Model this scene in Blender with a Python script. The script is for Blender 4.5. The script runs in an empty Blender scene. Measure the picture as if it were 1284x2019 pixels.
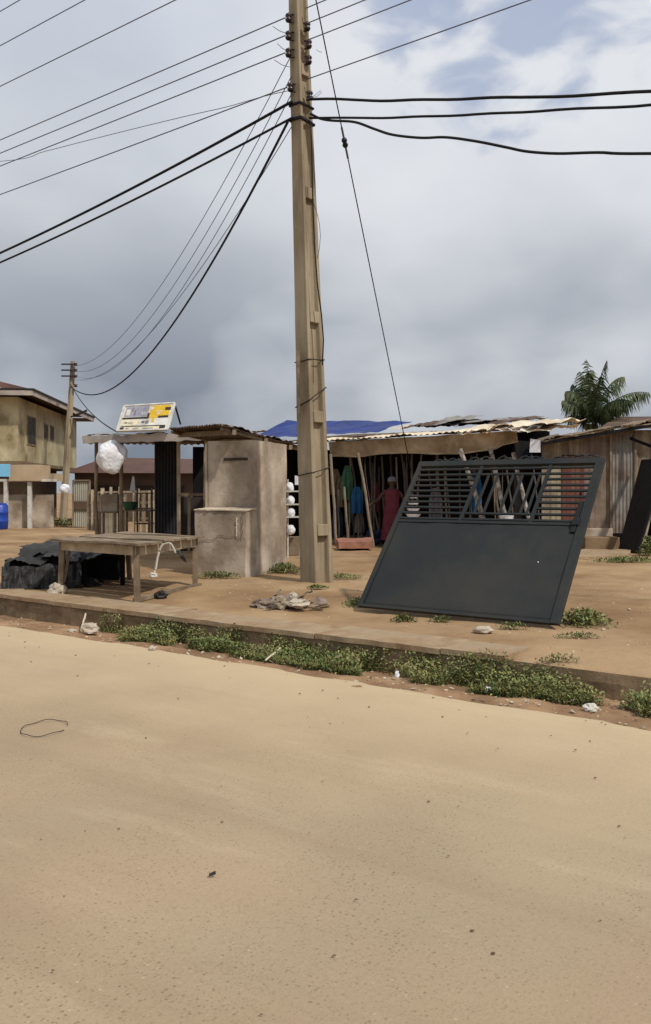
import bpy, bmesh, math, random
from mathutils import Vector, Matrix, noise
R = math.radians
random.seed(7)
C = bpy.context.scene.collection
# ---------------- camera, sky, sun, exposure ----------------
F = 1700.0; CX = 642.0; HY = 970.0; H = 1.4          # focal length and horizon of the photo in its pixels; eye height over the yard
ROADZ = -0.2
cam = bpy.data.cameras.new('camera'); camo = bpy.data.objects.new('camera', cam); C.objects.link(camo)
camo.location = (0, 0, H); camo.rotation_euler = (R(90), 0, 0)
cam.sensor_fit = 'VERTICAL'; cam.sensor_height = 36; cam.sensor_width = 36
cam.lens = F/2019*36; cam.shift_y = -(1009.5-HY)/2019; cam.clip_end = 3000; cam.clip_start = .05
bpy.context.scene.camera = camo
SUN = Vector((.44, -.49, .76)).normalized()
sl = bpy.data.lights.new('sun', 'SUN'); sl.energy = 3.0; sl.angle = R(2.5); sl.color = (1, .93, .83)
so = bpy.data.objects.new('sun', sl); C.objects.link(so)
so.rotation_euler = (-SUN).to_track_quat('-Z', 'Y').to_euler()
vs = bpy.context.scene.view_settings
vs.view_transform = 'Standard'; vs.look = 'None'; vs.exposure = 0; vs.gamma = 1

def lin(c): return tuple(((x/255+.055)/1.055)**2.4 if x > 10 else x/255/12.92 for x in c) + (1,)
class NT:
    def __init__(s, nt): s.nt = nt; s.n = nt.nodes; s.l = nt.links
    def new(s, t, **k):
        n = s.n.new(t)
        for a, v in k.items(): setattr(n, a, v)
        return n
    def link(s, a, b): s.l.new(a, b)
    def math(s, op, a, b=None, clamp=False):
        n = s.n.new('ShaderNodeMath'); n.operation = op; n.use_clamp = clamp
        for i, v in enumerate((a, b)):
            if v is None: continue
            if isinstance(v, (int, float)): n.inputs[i].default_value = v
            else: s.l.new(v, n.inputs[i])
        return n.outputs[0]
    def mix(s, f, a, b, blend='MIX'):
        n = s.n.new('ShaderNodeMix'); n.data_type = 'RGBA'; n.blend_type = blend
        for i, v in ((0, f), (6, a), (7, b)):
            if isinstance(v, (int, float)): n.inputs[i].default_value = v
            elif isinstance(v, tuple): n.inputs[i].default_value = v
            else: s.l.new(v, n.inputs[i])
        return n.outputs[2]
    def ramp(s, f, stops, interp='LINEAR'):
        n = s.n.new('ShaderNodeValToRGB'); cr = n.color_ramp; cr.interpolation = interp
        while len(cr.elements) < len(stops): cr.elements.new(.5)
        for e, (p, c) in zip(cr.elements, stops): e.position = p; e.color = c
        s.l.new(f, n.inputs[0]); return n.outputs[0]
    def noise(s, vec, scale, detail=5, rough=.55, dist=0):
        n = s.n.new('ShaderNodeTexNoise'); n.inputs['Scale'].default_value = scale
        n.inputs['Detail'].default_value = detail; n.inputs['Roughness'].default_value = rough
        n.inputs['Distortion'].default_value = dist; s.l.new(vec, n.inputs['Vector']); return n.outputs[0]
    def map(s, vec, scale=(1, 1, 1), loc=(0, 0, 0), rot=(0, 0, 0)):
        n = s.n.new('ShaderNodeMapping'); n.inputs['Scale'].default_value = scale; n.inputs['Location'].default_value = loc
        n.inputs['Rotation'].default_value = rot; s.l.new(vec, n.inputs['Vector']); return n.outputs[0]
G1 = lambda v: (v, v, v, 1)

world = bpy.data.worlds.new('World'); bpy.context.scene.world = world; world.use_nodes = True
w = NT(world.node_tree); bg = w.n['Background']
tc = w.new('ShaderNodeTexCoord').outputs['Generated']
sky = w.new('ShaderNodeTexSky', sky_type='NISHITA'); sky.sun_disc = False
sky.sun_elevation = math.asin(SUN.z); sky.sun_rotation = math.atan2(SUN.x, SUN.y)
sky.air_density = 1.2; sky.dust_density = 2
sep = w.new('ShaderNodeSeparateXYZ'); w.link(tc, sep.inputs[0]); zz = sep.outputs[2]
zc = w.math('ADD', w.math('MAXIMUM', zz, 0), .22)
cmb = w.new('ShaderNodeCombineXYZ')
w.link(w.math('DIVIDE', sep.outputs[0], zc), cmb.inputs[0]); w.link(w.math('DIVIDE', sep.outputs[1], zc), cmb.inputs[1])
w.link(w.math('MULTIPLY', zz, .8), cmb.inputs[2])
pl = w.map(tc, (1, 1, 1.7))
warp = w.noise(pl, 1.6, 3)
big = w.noise(w.map(pl, (1, 1, 1), (4.3, 2.1, .4)), 3.0, 3, .45, .3)
med = w.noise(w.map(pl, (1, 1, 1), (1.7, 6.2, .4)), 9, 4, .5, .4)
base = w.ramp(zz, [(0, lin((122, 131, 145))), (.10, lin((127, 136, 149))), (.19, lin((160, 167, 177))), (.27, lin((188, 193, 201))),
                   (.345, lin((205, 210, 218))), (.47, lin((202, 208, 220))), (.75, lin((206, 211, 220)))])
def lobe(d, lo, hi):      # a soft region of the sky round one direction
    dn = w.new('ShaderNodeVectorMath', operation='DOT_PRODUCT'); dn.inputs[1].default_value = Vector(d).normalized(); w.link(tc, dn.inputs[0])
    mr = w.new('ShaderNodeMapRange', interpolation_type='SMOOTHSTEP'); mr.inputs['From Min'].default_value = lo; mr.inputs['From Max'].default_value = hi
    w.link(dn.outputs['Value'], mr.inputs[0]); return mr.outputs[0]
def pdir(px, py): return ((px-CX)/F, 1, (HY-py)/F)
bright = lobe(pdir(960, 440), .93, 1.0)
dark = lobe(pdir(420, 730), .97, 1.0)
v = w.math('ADD', w.math('MULTIPLY', w.math('SUBTRACT', big, .5), 1.2), w.math('MULTIPLY', w.math('SUBTRACT', med, .5), .22))
v = w.math('ADD', v, w.math('MULTIPLY', bright, .36)); v = w.math('SUBTRACT', v, w.math('MULTIPLY', dark, .10))
cl = w.mix(w.math('MULTIPLY', w.math('MAXIMUM', v, 0), 2.2, True), base, lin((226, 229, 234)))
cl = w.mix(w.math('MULTIPLY', w.math('MAXIMUM', w.math('MULTIPLY', v, -1), 0), 1.0, True), cl, lin((128, 136, 150)))
skyc = w.mix(1.0, sky.outputs[0], (.085, .085, .085, 1), 'MULTIPLY')
skyc = w.mix(.6, skyc, lin((150, 172, 216)))
puff = w.noise(w.map(pl, (1, 1, 1), (.25, .55, .3)), 13, 5, .5, .5)
blue = w.math('ADD', w.math('MULTIPLY', lobe(pdir(1010, -60), .978, 1.0), 1.0), w.math('MULTIPLY', w.math('SUBTRACT', puff, .5), 2.6))
bm_ = w.new('ShaderNodeMapRange', interpolation_type='SMOOTHSTEP'); bm_.inputs['From Min'].default_value = .40; bm_.inputs['From Max'].default_value = 1.15
w.link(blue, bm_.inputs[0])
gap = w.math('MULTIPLY', w.math('MULTIPLY', bm_.outputs[0], .62), lobe(pdir(1040, -60), .968, .995))
col = w.mix(gap, cl, skyc)
w.link(col, bg.inputs[0]); bg.inputs[1].default_value = 1.0

# ---------------- helpers ----------------
E = Vector((.802, -.597, 0)); N = Vector((.597, .802, 0)); Z = Vector((0, 0, 1))     # along the road, across it
def V(*a): return Vector(a if len(a) == 3 else a[0])
def P(px, py, Y): return Vector(((px-CX)/F*Y, Y, H-(py-HY)/F*Y))
def G(px, py, z=0.0):
    Y = F*(H-z)/(py-HY); return Vector(((px-CX)/F*Y, Y, z))
def SN(s, n, z=0): return E*s + N*n + Z*z
MC = {}
def mat(name, cols, scale=3, detail=6, rough=.85, bump=.25, bscale=None, metal=0, stain=None, streak=0, speck=None, island=0, spec=.3, stretch=(1, 1, 1)):
    """cols: two or three sRGB surface colours; stain (colour, amount, scale); streak = vertical runs; speck (colour, scale, size)"""
    if name in MC: return MC[name]
    m = bpy.data.materials.new(name); m.use_nodes = True; t = NT(m.node_tree); b = t.n['Principled BSDF']
    co = t.new('ShaderNodeTexCoord').outputs['Object']
    co = t.map(co, stretch)
    nz = t.noise(co, scale, detail, .6)
    st = [(.3+.4*i/(len(cols)-1), lin(c)) for i, c in enumerate(cols)]
    c = t.ramp(nz, st)
    if stain:
        f = t.ramp(t.noise(co, stain[2], 5, .65), [(.45, G1(0)), (.68, G1(stain[1]))])
        c = t.mix(f, c, lin(stain[0]))
    if streak:
        f = t.ramp(t.noise(t.map(co, (9, 9, .5)), 1.3, 5, .6), [(.4, G1(0)), (.75, G1(streak))])
        c = t.mix(f, c, lin((60, 50, 40)))
    if speck:
        vo = t.new('ShaderNodeTexVoronoi'); vo.inputs['Scale'].default_value = speck[1]; t.link(co, vo.inputs['Vector'])
        f = t.ramp(vo.outputs['Distance'], [(speck[2]*.6, G1(1)), (speck[2], G1(0))])
        g = t.ramp(t.noise(co, speck[1]*.11, 3), [(.42, G1(0)), (.58, G1(1))])
        c = t.mix(t.math('MULTIPLY', f, g), c, lin(speck[0]))
    if island:
        geo = t.new('ShaderNodeNewGeometry').outputs['Random Per Island']
        hs = t.new('ShaderNodeHueSaturation'); t.link(c, hs.inputs['Color'])
        t.link(t.math('ADD', t.math('MULTIPLY', geo, 2*island), 1-island), hs.inputs['Value'])
        t.link(t.math('ADD', t.math('MULTIPLY', geo, .06), .47), hs.inputs['Hue']); c = hs.outputs[0]
    t.link(c, b.inputs['Base Color'])
    b.inputs['Roughness'].default_value = rough; b.inputs['Metallic'].default_value = metal; b.inputs['Specular IOR Level'].default_value = spec
    if rough < .8:
        t.link(t.ramp(t.noise(co, scale*2, 4), [(.3, G1(max(.05, rough-.12))), (.7, G1(min(1, rough+.18)))]), b.inputs['Roughness'])
    if bump:
        bn = t.new('ShaderNodeBump'); bn.inputs['Strength'].default_value = bump; bn.inputs['Distance'].default_value = .02
        t.link(t.noise(co, bscale or scale*6, 6, .65), bn.inputs['Height']); t.link(bn.outputs[0], b.inputs['Normal'])
    MC[name] = m; return m
def basis(d):
    d = d.normalized(); a = Z if abs(d.z) < .95 else Vector((1, 0, 0))
    x = d.cross(a).normalized(); return x, x.cross(d).normalized()
class MB:
    def __init__(s): s.v = []; s.f = []
    def add(s, vs, fs):
        o = len(s.v); s.v += [Vector(a) for a in vs]; s.f += [tuple(o+i for i in f) for f in fs]; return s
    def hexa(s, b, t):     # four bottom + four top points
        return s.add(list(b)+list(t), [(3, 2, 1, 0), (4, 5, 6, 7), (0, 1, 5, 4), (1, 2, 6, 5), (2, 3, 7, 6), (3, 0, 4, 7)])
    def box(s, o, a, b, c):   # corner + three edge vectors
        o, a, b, c = map(Vector, (o, a, b, c))
        return s.hexa((o, o+a, o+a+b, o+b), (o+c, o+a+c, o+a+b+c, o+b+c))
    def cbox(s, c, sx, sy, sz, rz=0):
        x = Vector((math.cos(rz), math.sin(rz), 0)); y = Vector((-x.y, x.x, 0))
        return s.box(V(c)-x*sx/2-y*sy/2-Z*sz/2, x*sx, y*sy, Z*sz)
    def beam(s, p, q, w_, h_, up=Z):
        p, q = V(p), V(q); d = (q-p).normalized(); x = d.cross(up)
        x = x.normalized() if x.length > .05 else Vector((1, 0, 0)); y = x.cross(d).normalized()
        return s.box(p-x*w_/2-y*h_/2, x*w_, q-p, y*h_)
    def tube(s, pts, r, n=6, r2=None):
        pts = [V(p) for p in pts]; m = len(pts); vs = []; fs = []
        for i, p in enumerate(pts):
            d = pts[min(i+1, m-1)]-pts[max(i-1, 0)]
            x, y = basis(d); rr = r if r2 is None else r+(r2-r)*i/(m-1)
            vs += [p+(x*math.cos(2*math.pi*k/n)+y*math.sin(2*math.pi*k/n))*rr for k in range(n)]
        for i in range(m-1):
            for k in range(n): fs.append((i*n+k, i*n+(k+1) % n, (i+1)*n+(k+1) % n, (i+1)*n+k))
        fs.append(tuple(range(n-1, -1, -1))); fs.append(tuple((m-1)*n+k for k in range(n)))
        return s.add(vs, fs)
    def branch(s, p, q, r, wob=.02, n=7, seg=7, r2=None):  # a crooked stick
        p, q = V(p), V(q); x, y = basis(q-p); o = random.random()*50
        pts = []
        for i in range(seg+1):
            u = i/seg; k = math.sin(u*math.pi)
            pts.append(p+(q-p)*u+x*wob*k*noise.noise((u*3, o, 0))*2+y*wob*k*noise.noise((u*3, o, 9))*2)
        return s.tube(pts, r, n, r2)
    def lathe(s, c, prof, n=12, ax=Z):
        x, y = basis(ax); ax = ax.normalized(); vs = []; fs = []
        for r, h in prof: vs += [V(c)+ax*h+(x*math.cos(2*math.pi*k/n)+y*math.sin(2*math.pi*k/n))*r for k in range(n)]
        for i in range(len(prof)-1):
            for k in range(n): fs.append((i*n+k, (i+1)*n+k, (i+1)*n+(k+1) % n, i*n+(k+1) % n))
        fs.append(tuple(range(n))); fs.append(tuple((len(prof)-1)*n+k for k in range(n-1, -1, -1)))
        return s.add(vs, fs)
    def grid(s, fn, nu, nv):
        vs = [fn(i/nu, j/nv) for j in range(nv+1) for i in range(nu+1)]
        return s.add(vs, [(j*(nu+1)+i, j*(nu+1)+i+1, (j+1)*(nu+1)+i+1, (j+1)*(nu+1)+i) for j in range(nv) for i in range(nu)])
    def sheet(s, a, b, c, d, nu=40, nv=8, waves=0, amp=.01, crump=.02, cs=1.5, seed=0, edge=0):
        a, b, c, d = map(V, (a, b, c, d)); nn = (b-a).cross(d-a).normalized()
        if nn.z < 0: nn = -nn
        du = (b-a).normalized(); dv = (d-a).normalized()
        def fn(u, v_):
            p = (a*(1-u)+b*u)*(1-v_)+(d*(1-u)+c*u)*v_
            o = noise.noise(p*cs+Vector((seed*7.1, 0, 0)))*crump + noise.noise(p*cs*3.1+Vector((0, seed*3, 0)))*crump*.4
            if waves: o += amp*math.sin(u*waves*2*math.pi)
            if edge:
                if v_ in (0, 1): p = p+dv*edge*noise.noise(Vector((u*14, seed*5+v_*8, 0)))
                if u in (0, 1): p = p+du*edge*noise.noise(Vector((v_*9, seed*5+u*8, 4)))
            return p+nn*o
        return s.grid(fn, nu, nv)
    def blob(s, c, r, sub=2, rough=.25, fs=1.6, seed=0, flat=None):
        bm = bmesh.new(); bmesh.ops.create_icosphere(bm, subdivisions=sub, radius=1)
        r = V(r) if not isinstance(r, (int, float)) else Vector((r, r, r)); c = V(c); vs = []
        for v_ in bm.verts:
            k = 1+rough*noise.noise(v_.co*fs+Vector((seed*3.7, seed, 0)))*1.6+rough*.5*noise.noise(v_.co*fs*3+Vector((seed, 0, 5)))
            p = Vector((v_.co.x*r.x, v_.co.y*r.y, v_.co.z*r.z))*k
            if flat is not None: p.z = max(p.z, flat)
            vs.append(c+p)
        fs_ = [tuple(v_.index for v_ in f.verts) for f in bm.faces]; bm.free()
        return s.add(vs, fs_)
def tag(o, label=None, cat=None, group=None, kind=None):
    if label: o['label'] = label
    if cat: o['category'] = cat
    if group: o['group'] = group
    if kind: o['kind'] = kind
    return o
def wloc(o):
    p = Vector((0, 0, 0))
    while o: p = p+o.location; o = o.parent
    return p
def obj(name, mb, m, parent=None, smooth=False, solid=0, bevel=0, label=None):
    me = bpy.data.meshes.new(name); off = wloc(parent) if parent else (mb.origin if hasattr(mb, 'origin') else Vector((0, 0, 0)))
    if not parent:
        xs = [v_ for v_ in mb.v]; lo = Vector((min(v_.x for v_ in xs), min(v_.y for v_ in xs), min(v_.z for v_ in xs))); hi = Vector((max(v_.x for v_ in xs), max(v_.y for v_ in xs), 0))
        off = Vector(((lo.x+hi.x)/2, (lo.y+hi.y)/2, lo.z))
    me.from_pydata([v_-off for v_ in mb.v], [], mb.f); me.materials.append(m)
    bm = bmesh.new(); bm.from_mesh(me); bmesh.ops.recalc_face_normals(bm, faces=bm.faces)
    bm.to_mesh(me); bm.free()
    if smooth:
        for p in me.polygons: p.use_smooth = True
    o = bpy.data.objects.new(name, me); C.objects.link(o)
    if parent: o.parent = parent
    else: o.location = off
    if solid: md = o.modifiers.new('thick', 'SOLIDIFY'); md.thickness = solid; md.offset = 0
    if bevel: md = o.modifiers.new('bev', 'BEVEL'); md.width = bevel; md.segments = 2; md.limit_method = 'ANGLE'
    if label: o['label'] = label
    return o
def thing(name, label, cat, loc, group=None):
    o = bpy.data.objects.new(name, None); C.objects.link(o); o.location = V(loc); o.empty_display_size = .1
    return tag(o, label, cat, group)
def single(name, label, cat, mb, m, group=None, **k): return tag(obj(name, mb, m, None, **k), label, cat, group)

# ---------------- materials ----------------
m_dirt = mat('dirt', [(118, 93, 68), (146, 119, 88), (174, 148, 114)], .55, 10, .95, 1.0, 7, stain=((176, 150, 118), .75, .35), spec=.1)
m_verge = mat('verge_soil', [(128, 100, 76), (150, 120, 92), (172, 144, 112)], 2.2, 9, .95, .9, 14, stain=((98, 78, 60), .7, 1.3), spec=.1)
m_conc = mat('kerb_concrete', [(146, 126, 102), (164, 144, 118), (180, 160, 134)], 1.6, 8, .9, .4, 18, stain=((134, 106, 76), .9, 1.3), spec=.15)
m_pole = mat('pole_concrete', [(132, 120, 100), (162, 149, 126), (182, 170, 148)], 1.4, 8, .9, .35, 25, stain=((112, 94, 74), .75, .9), streak=.45, stretch=(1, 1, .35), spec=.15)
m_block = mat('block_render', [(124, 110, 94), (158, 143, 126), (184, 170, 152)], 1.3, 8, .92, .45, 16, stain=((210, 198, 180), .6, 1.5), streak=.08, spec=.12)  # the pale blotches put lit patches of the plaster into its colour
m_blockl = mat('mortar_patch', [(188, 172, 150), (205, 190, 170)], 4, 6, .9, .3)
m_black = mat('black_paint', [(36, 40, 42), (43, 47, 48), (50, 53, 53)], .9, 6, .7, .04, 3, spec=.22, stain=((66, 62, 56), .5, 1.1), streak=.0)
m_blackd = mat('black_paint_dull', [(20, 21, 24), (30, 31, 34)], 2, 5, .6, .05, spec=.3)
m_wood = mat('weathered_wood', [(112, 98, 82), (140, 124, 104), (164, 148, 126)], 2.4, 8, .9, .5, 12, streak=.3, stain=((86, 74, 62), .6, 2), stretch=(1, 1, 1), spec=.12)
m_woodp = mat('pale_wood', [(146, 132, 112), (176, 160, 136), (196, 180, 156)], 3, 8, .9, .4, 12, stain=((110, 94, 76), .6, 2), spec=.12)
m_boards = mat('grey_brown_boards', [(112, 98, 84), (142, 128, 112), (168, 154, 138)], 2, 8, .92, .5, 10, streak=.45, island=.22, spec=.1)
m_stick = mat('bare_pole_wood', [(122, 112, 98), (150, 138, 120)], 5, 6, .9, .3, spec=.1)
m_dark = mat('near_black_board', [(24, 24, 26), (40, 38, 38)], 3, 6, .95, .3, spec=.08)  # plain near-black tone for walls, beams, sheets and the tarpaulin fill
m_zinc = mat('old_zinc', [(120, 118, 114), (150, 148, 142), (172, 168, 160)], 2, 7, .6, .15, metal=.35, stain=((112, 80, 58), .75, 1.2), streak=.25)
m_rust = mat('rusted_zinc', [(78, 62, 52), (104, 84, 70), (128, 112, 98)], 1.6, 8, .8, .2, metal=.15, stain=((60, 50, 46), .7, 1.5), streak=.3)
m_pale = mat('pale_roof_sheet', [(186, 172, 148), (216, 204, 180), (232, 224, 206)], 1.2, 7, .7, .2, stain=((160, 128, 96), .6, 1.1), spec=.2)
m_bluet = mat('blue_tarp', [(22, 40, 96), (30, 50, 116), (38, 60, 130)], 1.2, 5, .55, .15, spec=.3)
m_white = mat('white_plastic', [(214, 216, 222), (232, 234, 238)], 6, 4, .5, .15, spec=.4)
m_wpaint = mat('white_paint', [(190, 188, 180), (214, 212, 204)], 5, 6, .7, .2, stain=((140, 130, 112), .6, 3))
m_tarp = mat('black_tarp', [(36, 36, 36), (54, 53, 51)], 2.5, 6, .55, .5, 9, spec=.3, stain=((72, 70, 66), .6, 2))
m_iron = mat('dark_iron', [(40, 38, 38), (58, 54, 50)], 12, 5, .6, .2, metal=.4)
m_cable = mat('cable_black', [(26, 27, 30), (38, 39, 42)], 20, 3, .7, 0, spec=.2)
m_alu = mat('grey_conductor', [(84, 90, 100), (104, 108, 118)], 20, 3, .6, 0, spec=.3)
m_ins = mat('brown_porcelain', [(46, 34, 36), (58, 42, 42)], 15, 3, .3, 0, spec=.5)
m_grass = mat('weed_leaf', [(82, 94, 50), (108, 116, 68), (144, 142, 92)], 2.5, 5, .7, 0, island=.4, spec=.25)
m_grassd = mat('dry_leaf', [(132, 120, 76), (160, 146, 96)], 4, 4, .8, 0, island=.3)
m_palm = mat('palm_leaf', [(44, 56, 34), (62, 74, 42), (98, 100, 62)], 2, 4, .6, 0, island=.3, spec=.3)
m_trunk = mat('palm_trunk', [(96, 84, 70), (120, 106, 88)], 4, 6, .9, .6)
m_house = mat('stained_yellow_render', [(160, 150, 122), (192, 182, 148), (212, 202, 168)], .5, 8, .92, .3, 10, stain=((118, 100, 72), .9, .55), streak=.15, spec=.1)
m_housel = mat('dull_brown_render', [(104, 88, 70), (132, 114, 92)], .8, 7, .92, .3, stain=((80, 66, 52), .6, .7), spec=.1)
m_beige = mat('beige_render', [(168, 146, 118), (188, 168, 140)], 1, 6, .9, .2)
m_redroof = mat('red_brown_roof', [(80, 58, 52), (104, 76, 66)], 1.5, 6, .8, .2, stain=((70, 56, 52), .6, .8))
m_fascia = mat('grey_fascia', [(160, 150, 142), (184, 174, 164)], 2, 5, .8, .1, stain=((120, 110, 100), .6, 1.5))
m_gable = mat('pink_white_gable', [(214, 200, 198), (226, 214, 212)], 2, 4, .8, .1)
m_glass = mat('dark_window', [(40, 36, 30), (54, 48, 40)], 2, 3, .6, 0, spec=.2)
m_lblue = mat('light_blue_paint', [(110, 178, 214), (128, 192, 224)], 3, 4, .6, .1)
m_blue = mat('blue_plastic', [(26, 60, 150), (36, 74, 168)], 3, 4, .4, .1, spec=.4)
m_maroon = mat('maroon_cloth', [(96, 46, 52), (118, 60, 66)], 5, 5, .95, .3, spec=.05)
m_reddoor = mat('maroon_boards', [(88, 48, 46), (112, 66, 60), (126, 84, 76)], 2.5, 7, .85, .3, streak=.3, island=.2)
m_green = mat('dark_green_cloth', [(50, 84, 62), (70, 112, 84)], 5, 5, .95, .3)
m_dblue = mat('blue_cloth', [(32, 72, 112), (44, 98, 146)], 5, 5, .95, .3)
m_navy = mat('navy_cloth', [(26, 30, 52), (40, 44, 70)], 5, 5, .95, .3)
m_greyc = mat('grey_cloth', [(104, 104, 112), (134, 132, 138)], 5, 5, .95, .3)
m_tancloth = mat('tan_canvas', [(134, 116, 90), (172, 152, 122), (198, 180, 150)], 1.6, 6, .9, .3, stain=((96, 80, 62), .6, 1.4))
m_skin = mat('dark_skin', [(70, 46, 36), (84, 58, 46)], 8, 4, .6, .05, spec=.3)
m_clay = mat('faded_clay', [(148, 100, 82), (168, 122, 102)], 2, 6, .9, .5, stain=((110, 80, 64), .8, 3))
m_rub = mat('dusty_rags', [(104, 92, 82), (136, 122, 108), (160, 148, 134)], 4, 8, .95, .6, 14, island=.25, spec=.1)
m_stone = mat('pale_stone', [(164, 152, 134), (196, 186, 170)], 6, 6, .9, .3)
m_signw = mat('sign_white', [(200, 200, 194), (220, 218, 208)], 4, 5, .6, .05, stain=((170, 150, 120), .6, 5))
m_signc = mat('sign_cream', [(212, 204, 172), (228, 220, 190)], 5, 5, .6, .05, stain=((180, 160, 120), .6, 7))
m_signg = mat('sign_grey', [(132, 132, 146), (162, 160, 172)], 9, 5, .6, .05)
m_signy = mat('sign_yellow', [(196, 158, 36), (212, 176, 52)], 6, 5, .6, .05)
m_signb = mat('sign_dark', [(44, 36, 32), (60, 52, 44)], 6, 5, .6, .05)

# road: sandy worn asphalt with dark stones showing through
def road_mat():
    m = bpy.data.materials.new('sandy_asphalt'); m.use_nodes = True; t = NT(m.node_tree); b = t.n['Principled BSDF']
    co = t.new('ShaderNodeTexCoord').outputs['Object']      # x along the road, y across it
    c = t.ramp(t.noise(co, .5, 8, .6), [(.3, lin((157, 136, 111))), (.5, lin((168, 147, 120))), (.72, lin((182, 161, 132)))])
    c = t.mix(t.ramp(t.noise(co, .18, 3), [(.4, G1(0)), (.65, G1(.6))]), c, lin((160, 147, 122)))
    c = t.mix(t.ramp(t.noise(t.map(co, (1, 1, 1), (5, 3, 0)), .3, 4), [(.5, G1(0)), (.7, G1(.5))]), c, lin((176, 146, 122)))
    trk = t.noise(t.map(co, (.10, 1.5, 1), (3, 1, 0)), 1.6, 5, .6)
    c = t.mix(t.ramp(trk, [(.5, G1(0)), (.66, G1(.35))]), c, lin((146, 126, 102)))
    c = t.mix(t.ramp(t.noise(t.map(co, (.3, 1, 1), (9, 4, 0)), 2.6, 6, .65), [(.55, G1(0)), (.72, G1(.4))]), c, lin((194, 176, 148)))
    sp = t.new('ShaderNodeSeparateXYZ'); t.link(co, sp.inputs[0])
    edge = t.math('ADD', sp.outputs[1], t.math('MULTIPLY', t.math('SUBTRACT', t.noise(co, .8, 5), .5), 2.6))
    sand = t.ramp(t.math('DIVIDE', t.math('ADD', edge, 3.4), 3.4), [(.25, G1(0)), (.95, G1(1))])
    c = t.mix(t.math('MULTIPLY', sand, .8), c, lin((194, 174, 140)))
    clear = t.math('SUBTRACT', 1, sand)
    for sc, sz, colr, a in ((34, .28, (112, 96, 72), .7), (60, .34, (116, 98, 72), .65), (22, .14, (216, 202, 176), .45), (95, .4, (132, 112, 84), .5)):
        vo = t.new('ShaderNodeTexVoronoi'); vo.inputs['Scale'].default_value = sc; t.link(co, vo.inputs['Vector'])
        vc = t.new('ShaderNodeSeparateColor'); t.link(vo.outputs['Color'], vc.inputs[0])
        on = t.ramp(vc.outputs[0], [(.52, G1(0)), (.60, G1(1))])
        f = t.ramp(vo.outputs['Distance'], [(sz*.35, G1(1)), (sz, G1(0))])
        g = t.ramp(t.noise(co, 1.3, 4, .7), [(.35, G1(.25)), (.62, G1(1))])
        f = t.math('MULTIPLY', t.math('MULTIPLY', t.math('MULTIPLY', f, g), on), t.math('MULTIPLY', t.math('MAXIMUM', clear, .06), a))
        c = t.mix(f, c, lin(colr))
    c = t.mix(t.math('MULTIPLY', t.ramp(t.noise(co, 70, 4, .7), [(.45, G1(0)), (.7, G1(.22))]), clear), c, lin((120, 100, 74)))
    t.link(c, b.inputs['Base Color']); b.inputs['Roughness'].default_value = .88; b.inputs['Specular IOR Level'].default_value = .2
    bn = t.new('ShaderNodeBump'); bn.inputs['Strength'].default_value = .45; bn.inputs['Distance'].default_value = .01
    t.link(t.noise(co, 45, 6, .7), bn.inputs['Height']); t.link(bn.outputs[0], b.inputs['Normal'])
    return m

# ---------------- the setting ----------------
NK = 6.79; NR = 5.97; NB = 7.28            # kerb face, road edge, back of the kerb slabs, measured across the road
def lin_steps(a, b, n): return [a+(b-a)*i/n for i in range(n+1)]
def terrain(name, ss, ns, zf, m):
    mb = MB(); mb.v = [SN(s, n, zf(s, n)) for n in ns for s in ss]; k = len(ss)
    mb.f = [(j*k+i, j*k+i+1, (j+1)*k+i+1, (j+1)*k+i) for j in range(len(ns)-1) for i in range(k-1)]
    me = bpy.data.meshes.new(name)
    inv = Matrix((( E.x, E.y, 0), (N.x, N.y, 0), (0, 0, 1)))
    me.from_pydata([inv@v_-Vector((0, NR, 0)) for v_ in mb.v], [], mb.f); me.materials.append(m)
    for p in me.polygons: p.use_smooth = True
    o = bpy.data.objects.new(name, me); C.objects.link(o)
    o.location = N*NR; o.rotation_euler = (0, 0, math.atan2(E.y, E.x))
    return tag(o, kind='structure')
ss = [-900, -300, -100, -50, -30]+lin_steps(-22, 12, 150)+[20, 40, 100, 300, 900]
def nz2(s, n, sc, o=0): return noise.noise((s*sc, n*sc, o))
def edge_w(s): return .10*noise.noise((s*.8, 0, 3))+.06*noise.noise((s*2.7, 0, 8))+.03*noise.noise((s*8, 0, 8))
def zroad(s, n):
    d = NR-n
    k = max(0, 1-abs(d-.1)/.8)
    if n > NR-.15: return ROADZ-.004-max(0, n-NR-.03-edge_w(s))*.8
    return ROADZ+.01*nz2(s, n, 1.1)*(1 if abs(s) < 25 else 0)+.015*k*(.5+nz2(s, n, 2.3, 5))
ns_r = [-900, -300, -100, -30, -12, -6, -3, 0]+lin_steps(1, 5.7, 30)+lin_steps(5.78, 6.4, 26)
terrain('road', ss, ns_r, zroad, road_mat())
def zverge(s, n):
    u = (n-NR)/(NK-NR)
    base_ = ROADZ-.022+.02*min(1, max(0, u)*5)-(.085 if s < -4.2 else .085-.06*min(1, s+4.2))*max(0, u-.15)
    return base_+.022*nz2(s, n, 4)+.012*nz2(s, n, 11)
ssv = lin_steps(-40, 22, 900)
terrain('verge', ssv, lin_steps(NR-.28, NK+.03, 26), zverge, m_verge)
SC = -3.12                                   # where the bare concrete slabs end and soil covers them
def zyard(s, n):
    if abs(s) > 30 or n > 40: return 0
    k = min(1, (n-NB)/1.0) if n > NB else 0
    if n < NK+.1 and s < SC: return -.09
    if n < NK+.1: return -.004-.5*max(0, NK+.03+.025*nz2(s, 0, 2.3, 4)+.015*nz2(s, 0, 9, 4)-n)
    a = .03*nz2(s, n, .5)+.018*nz2(s, n, 1.9)+.012*nz2(s, n, 5)
    return a*max(0, k)-.004
sy = [-900, -300, -100, -60, -45, -35]+lin_steps(-24, 12, 330)+[20, 30, 60, 100, 300, 900]
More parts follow.
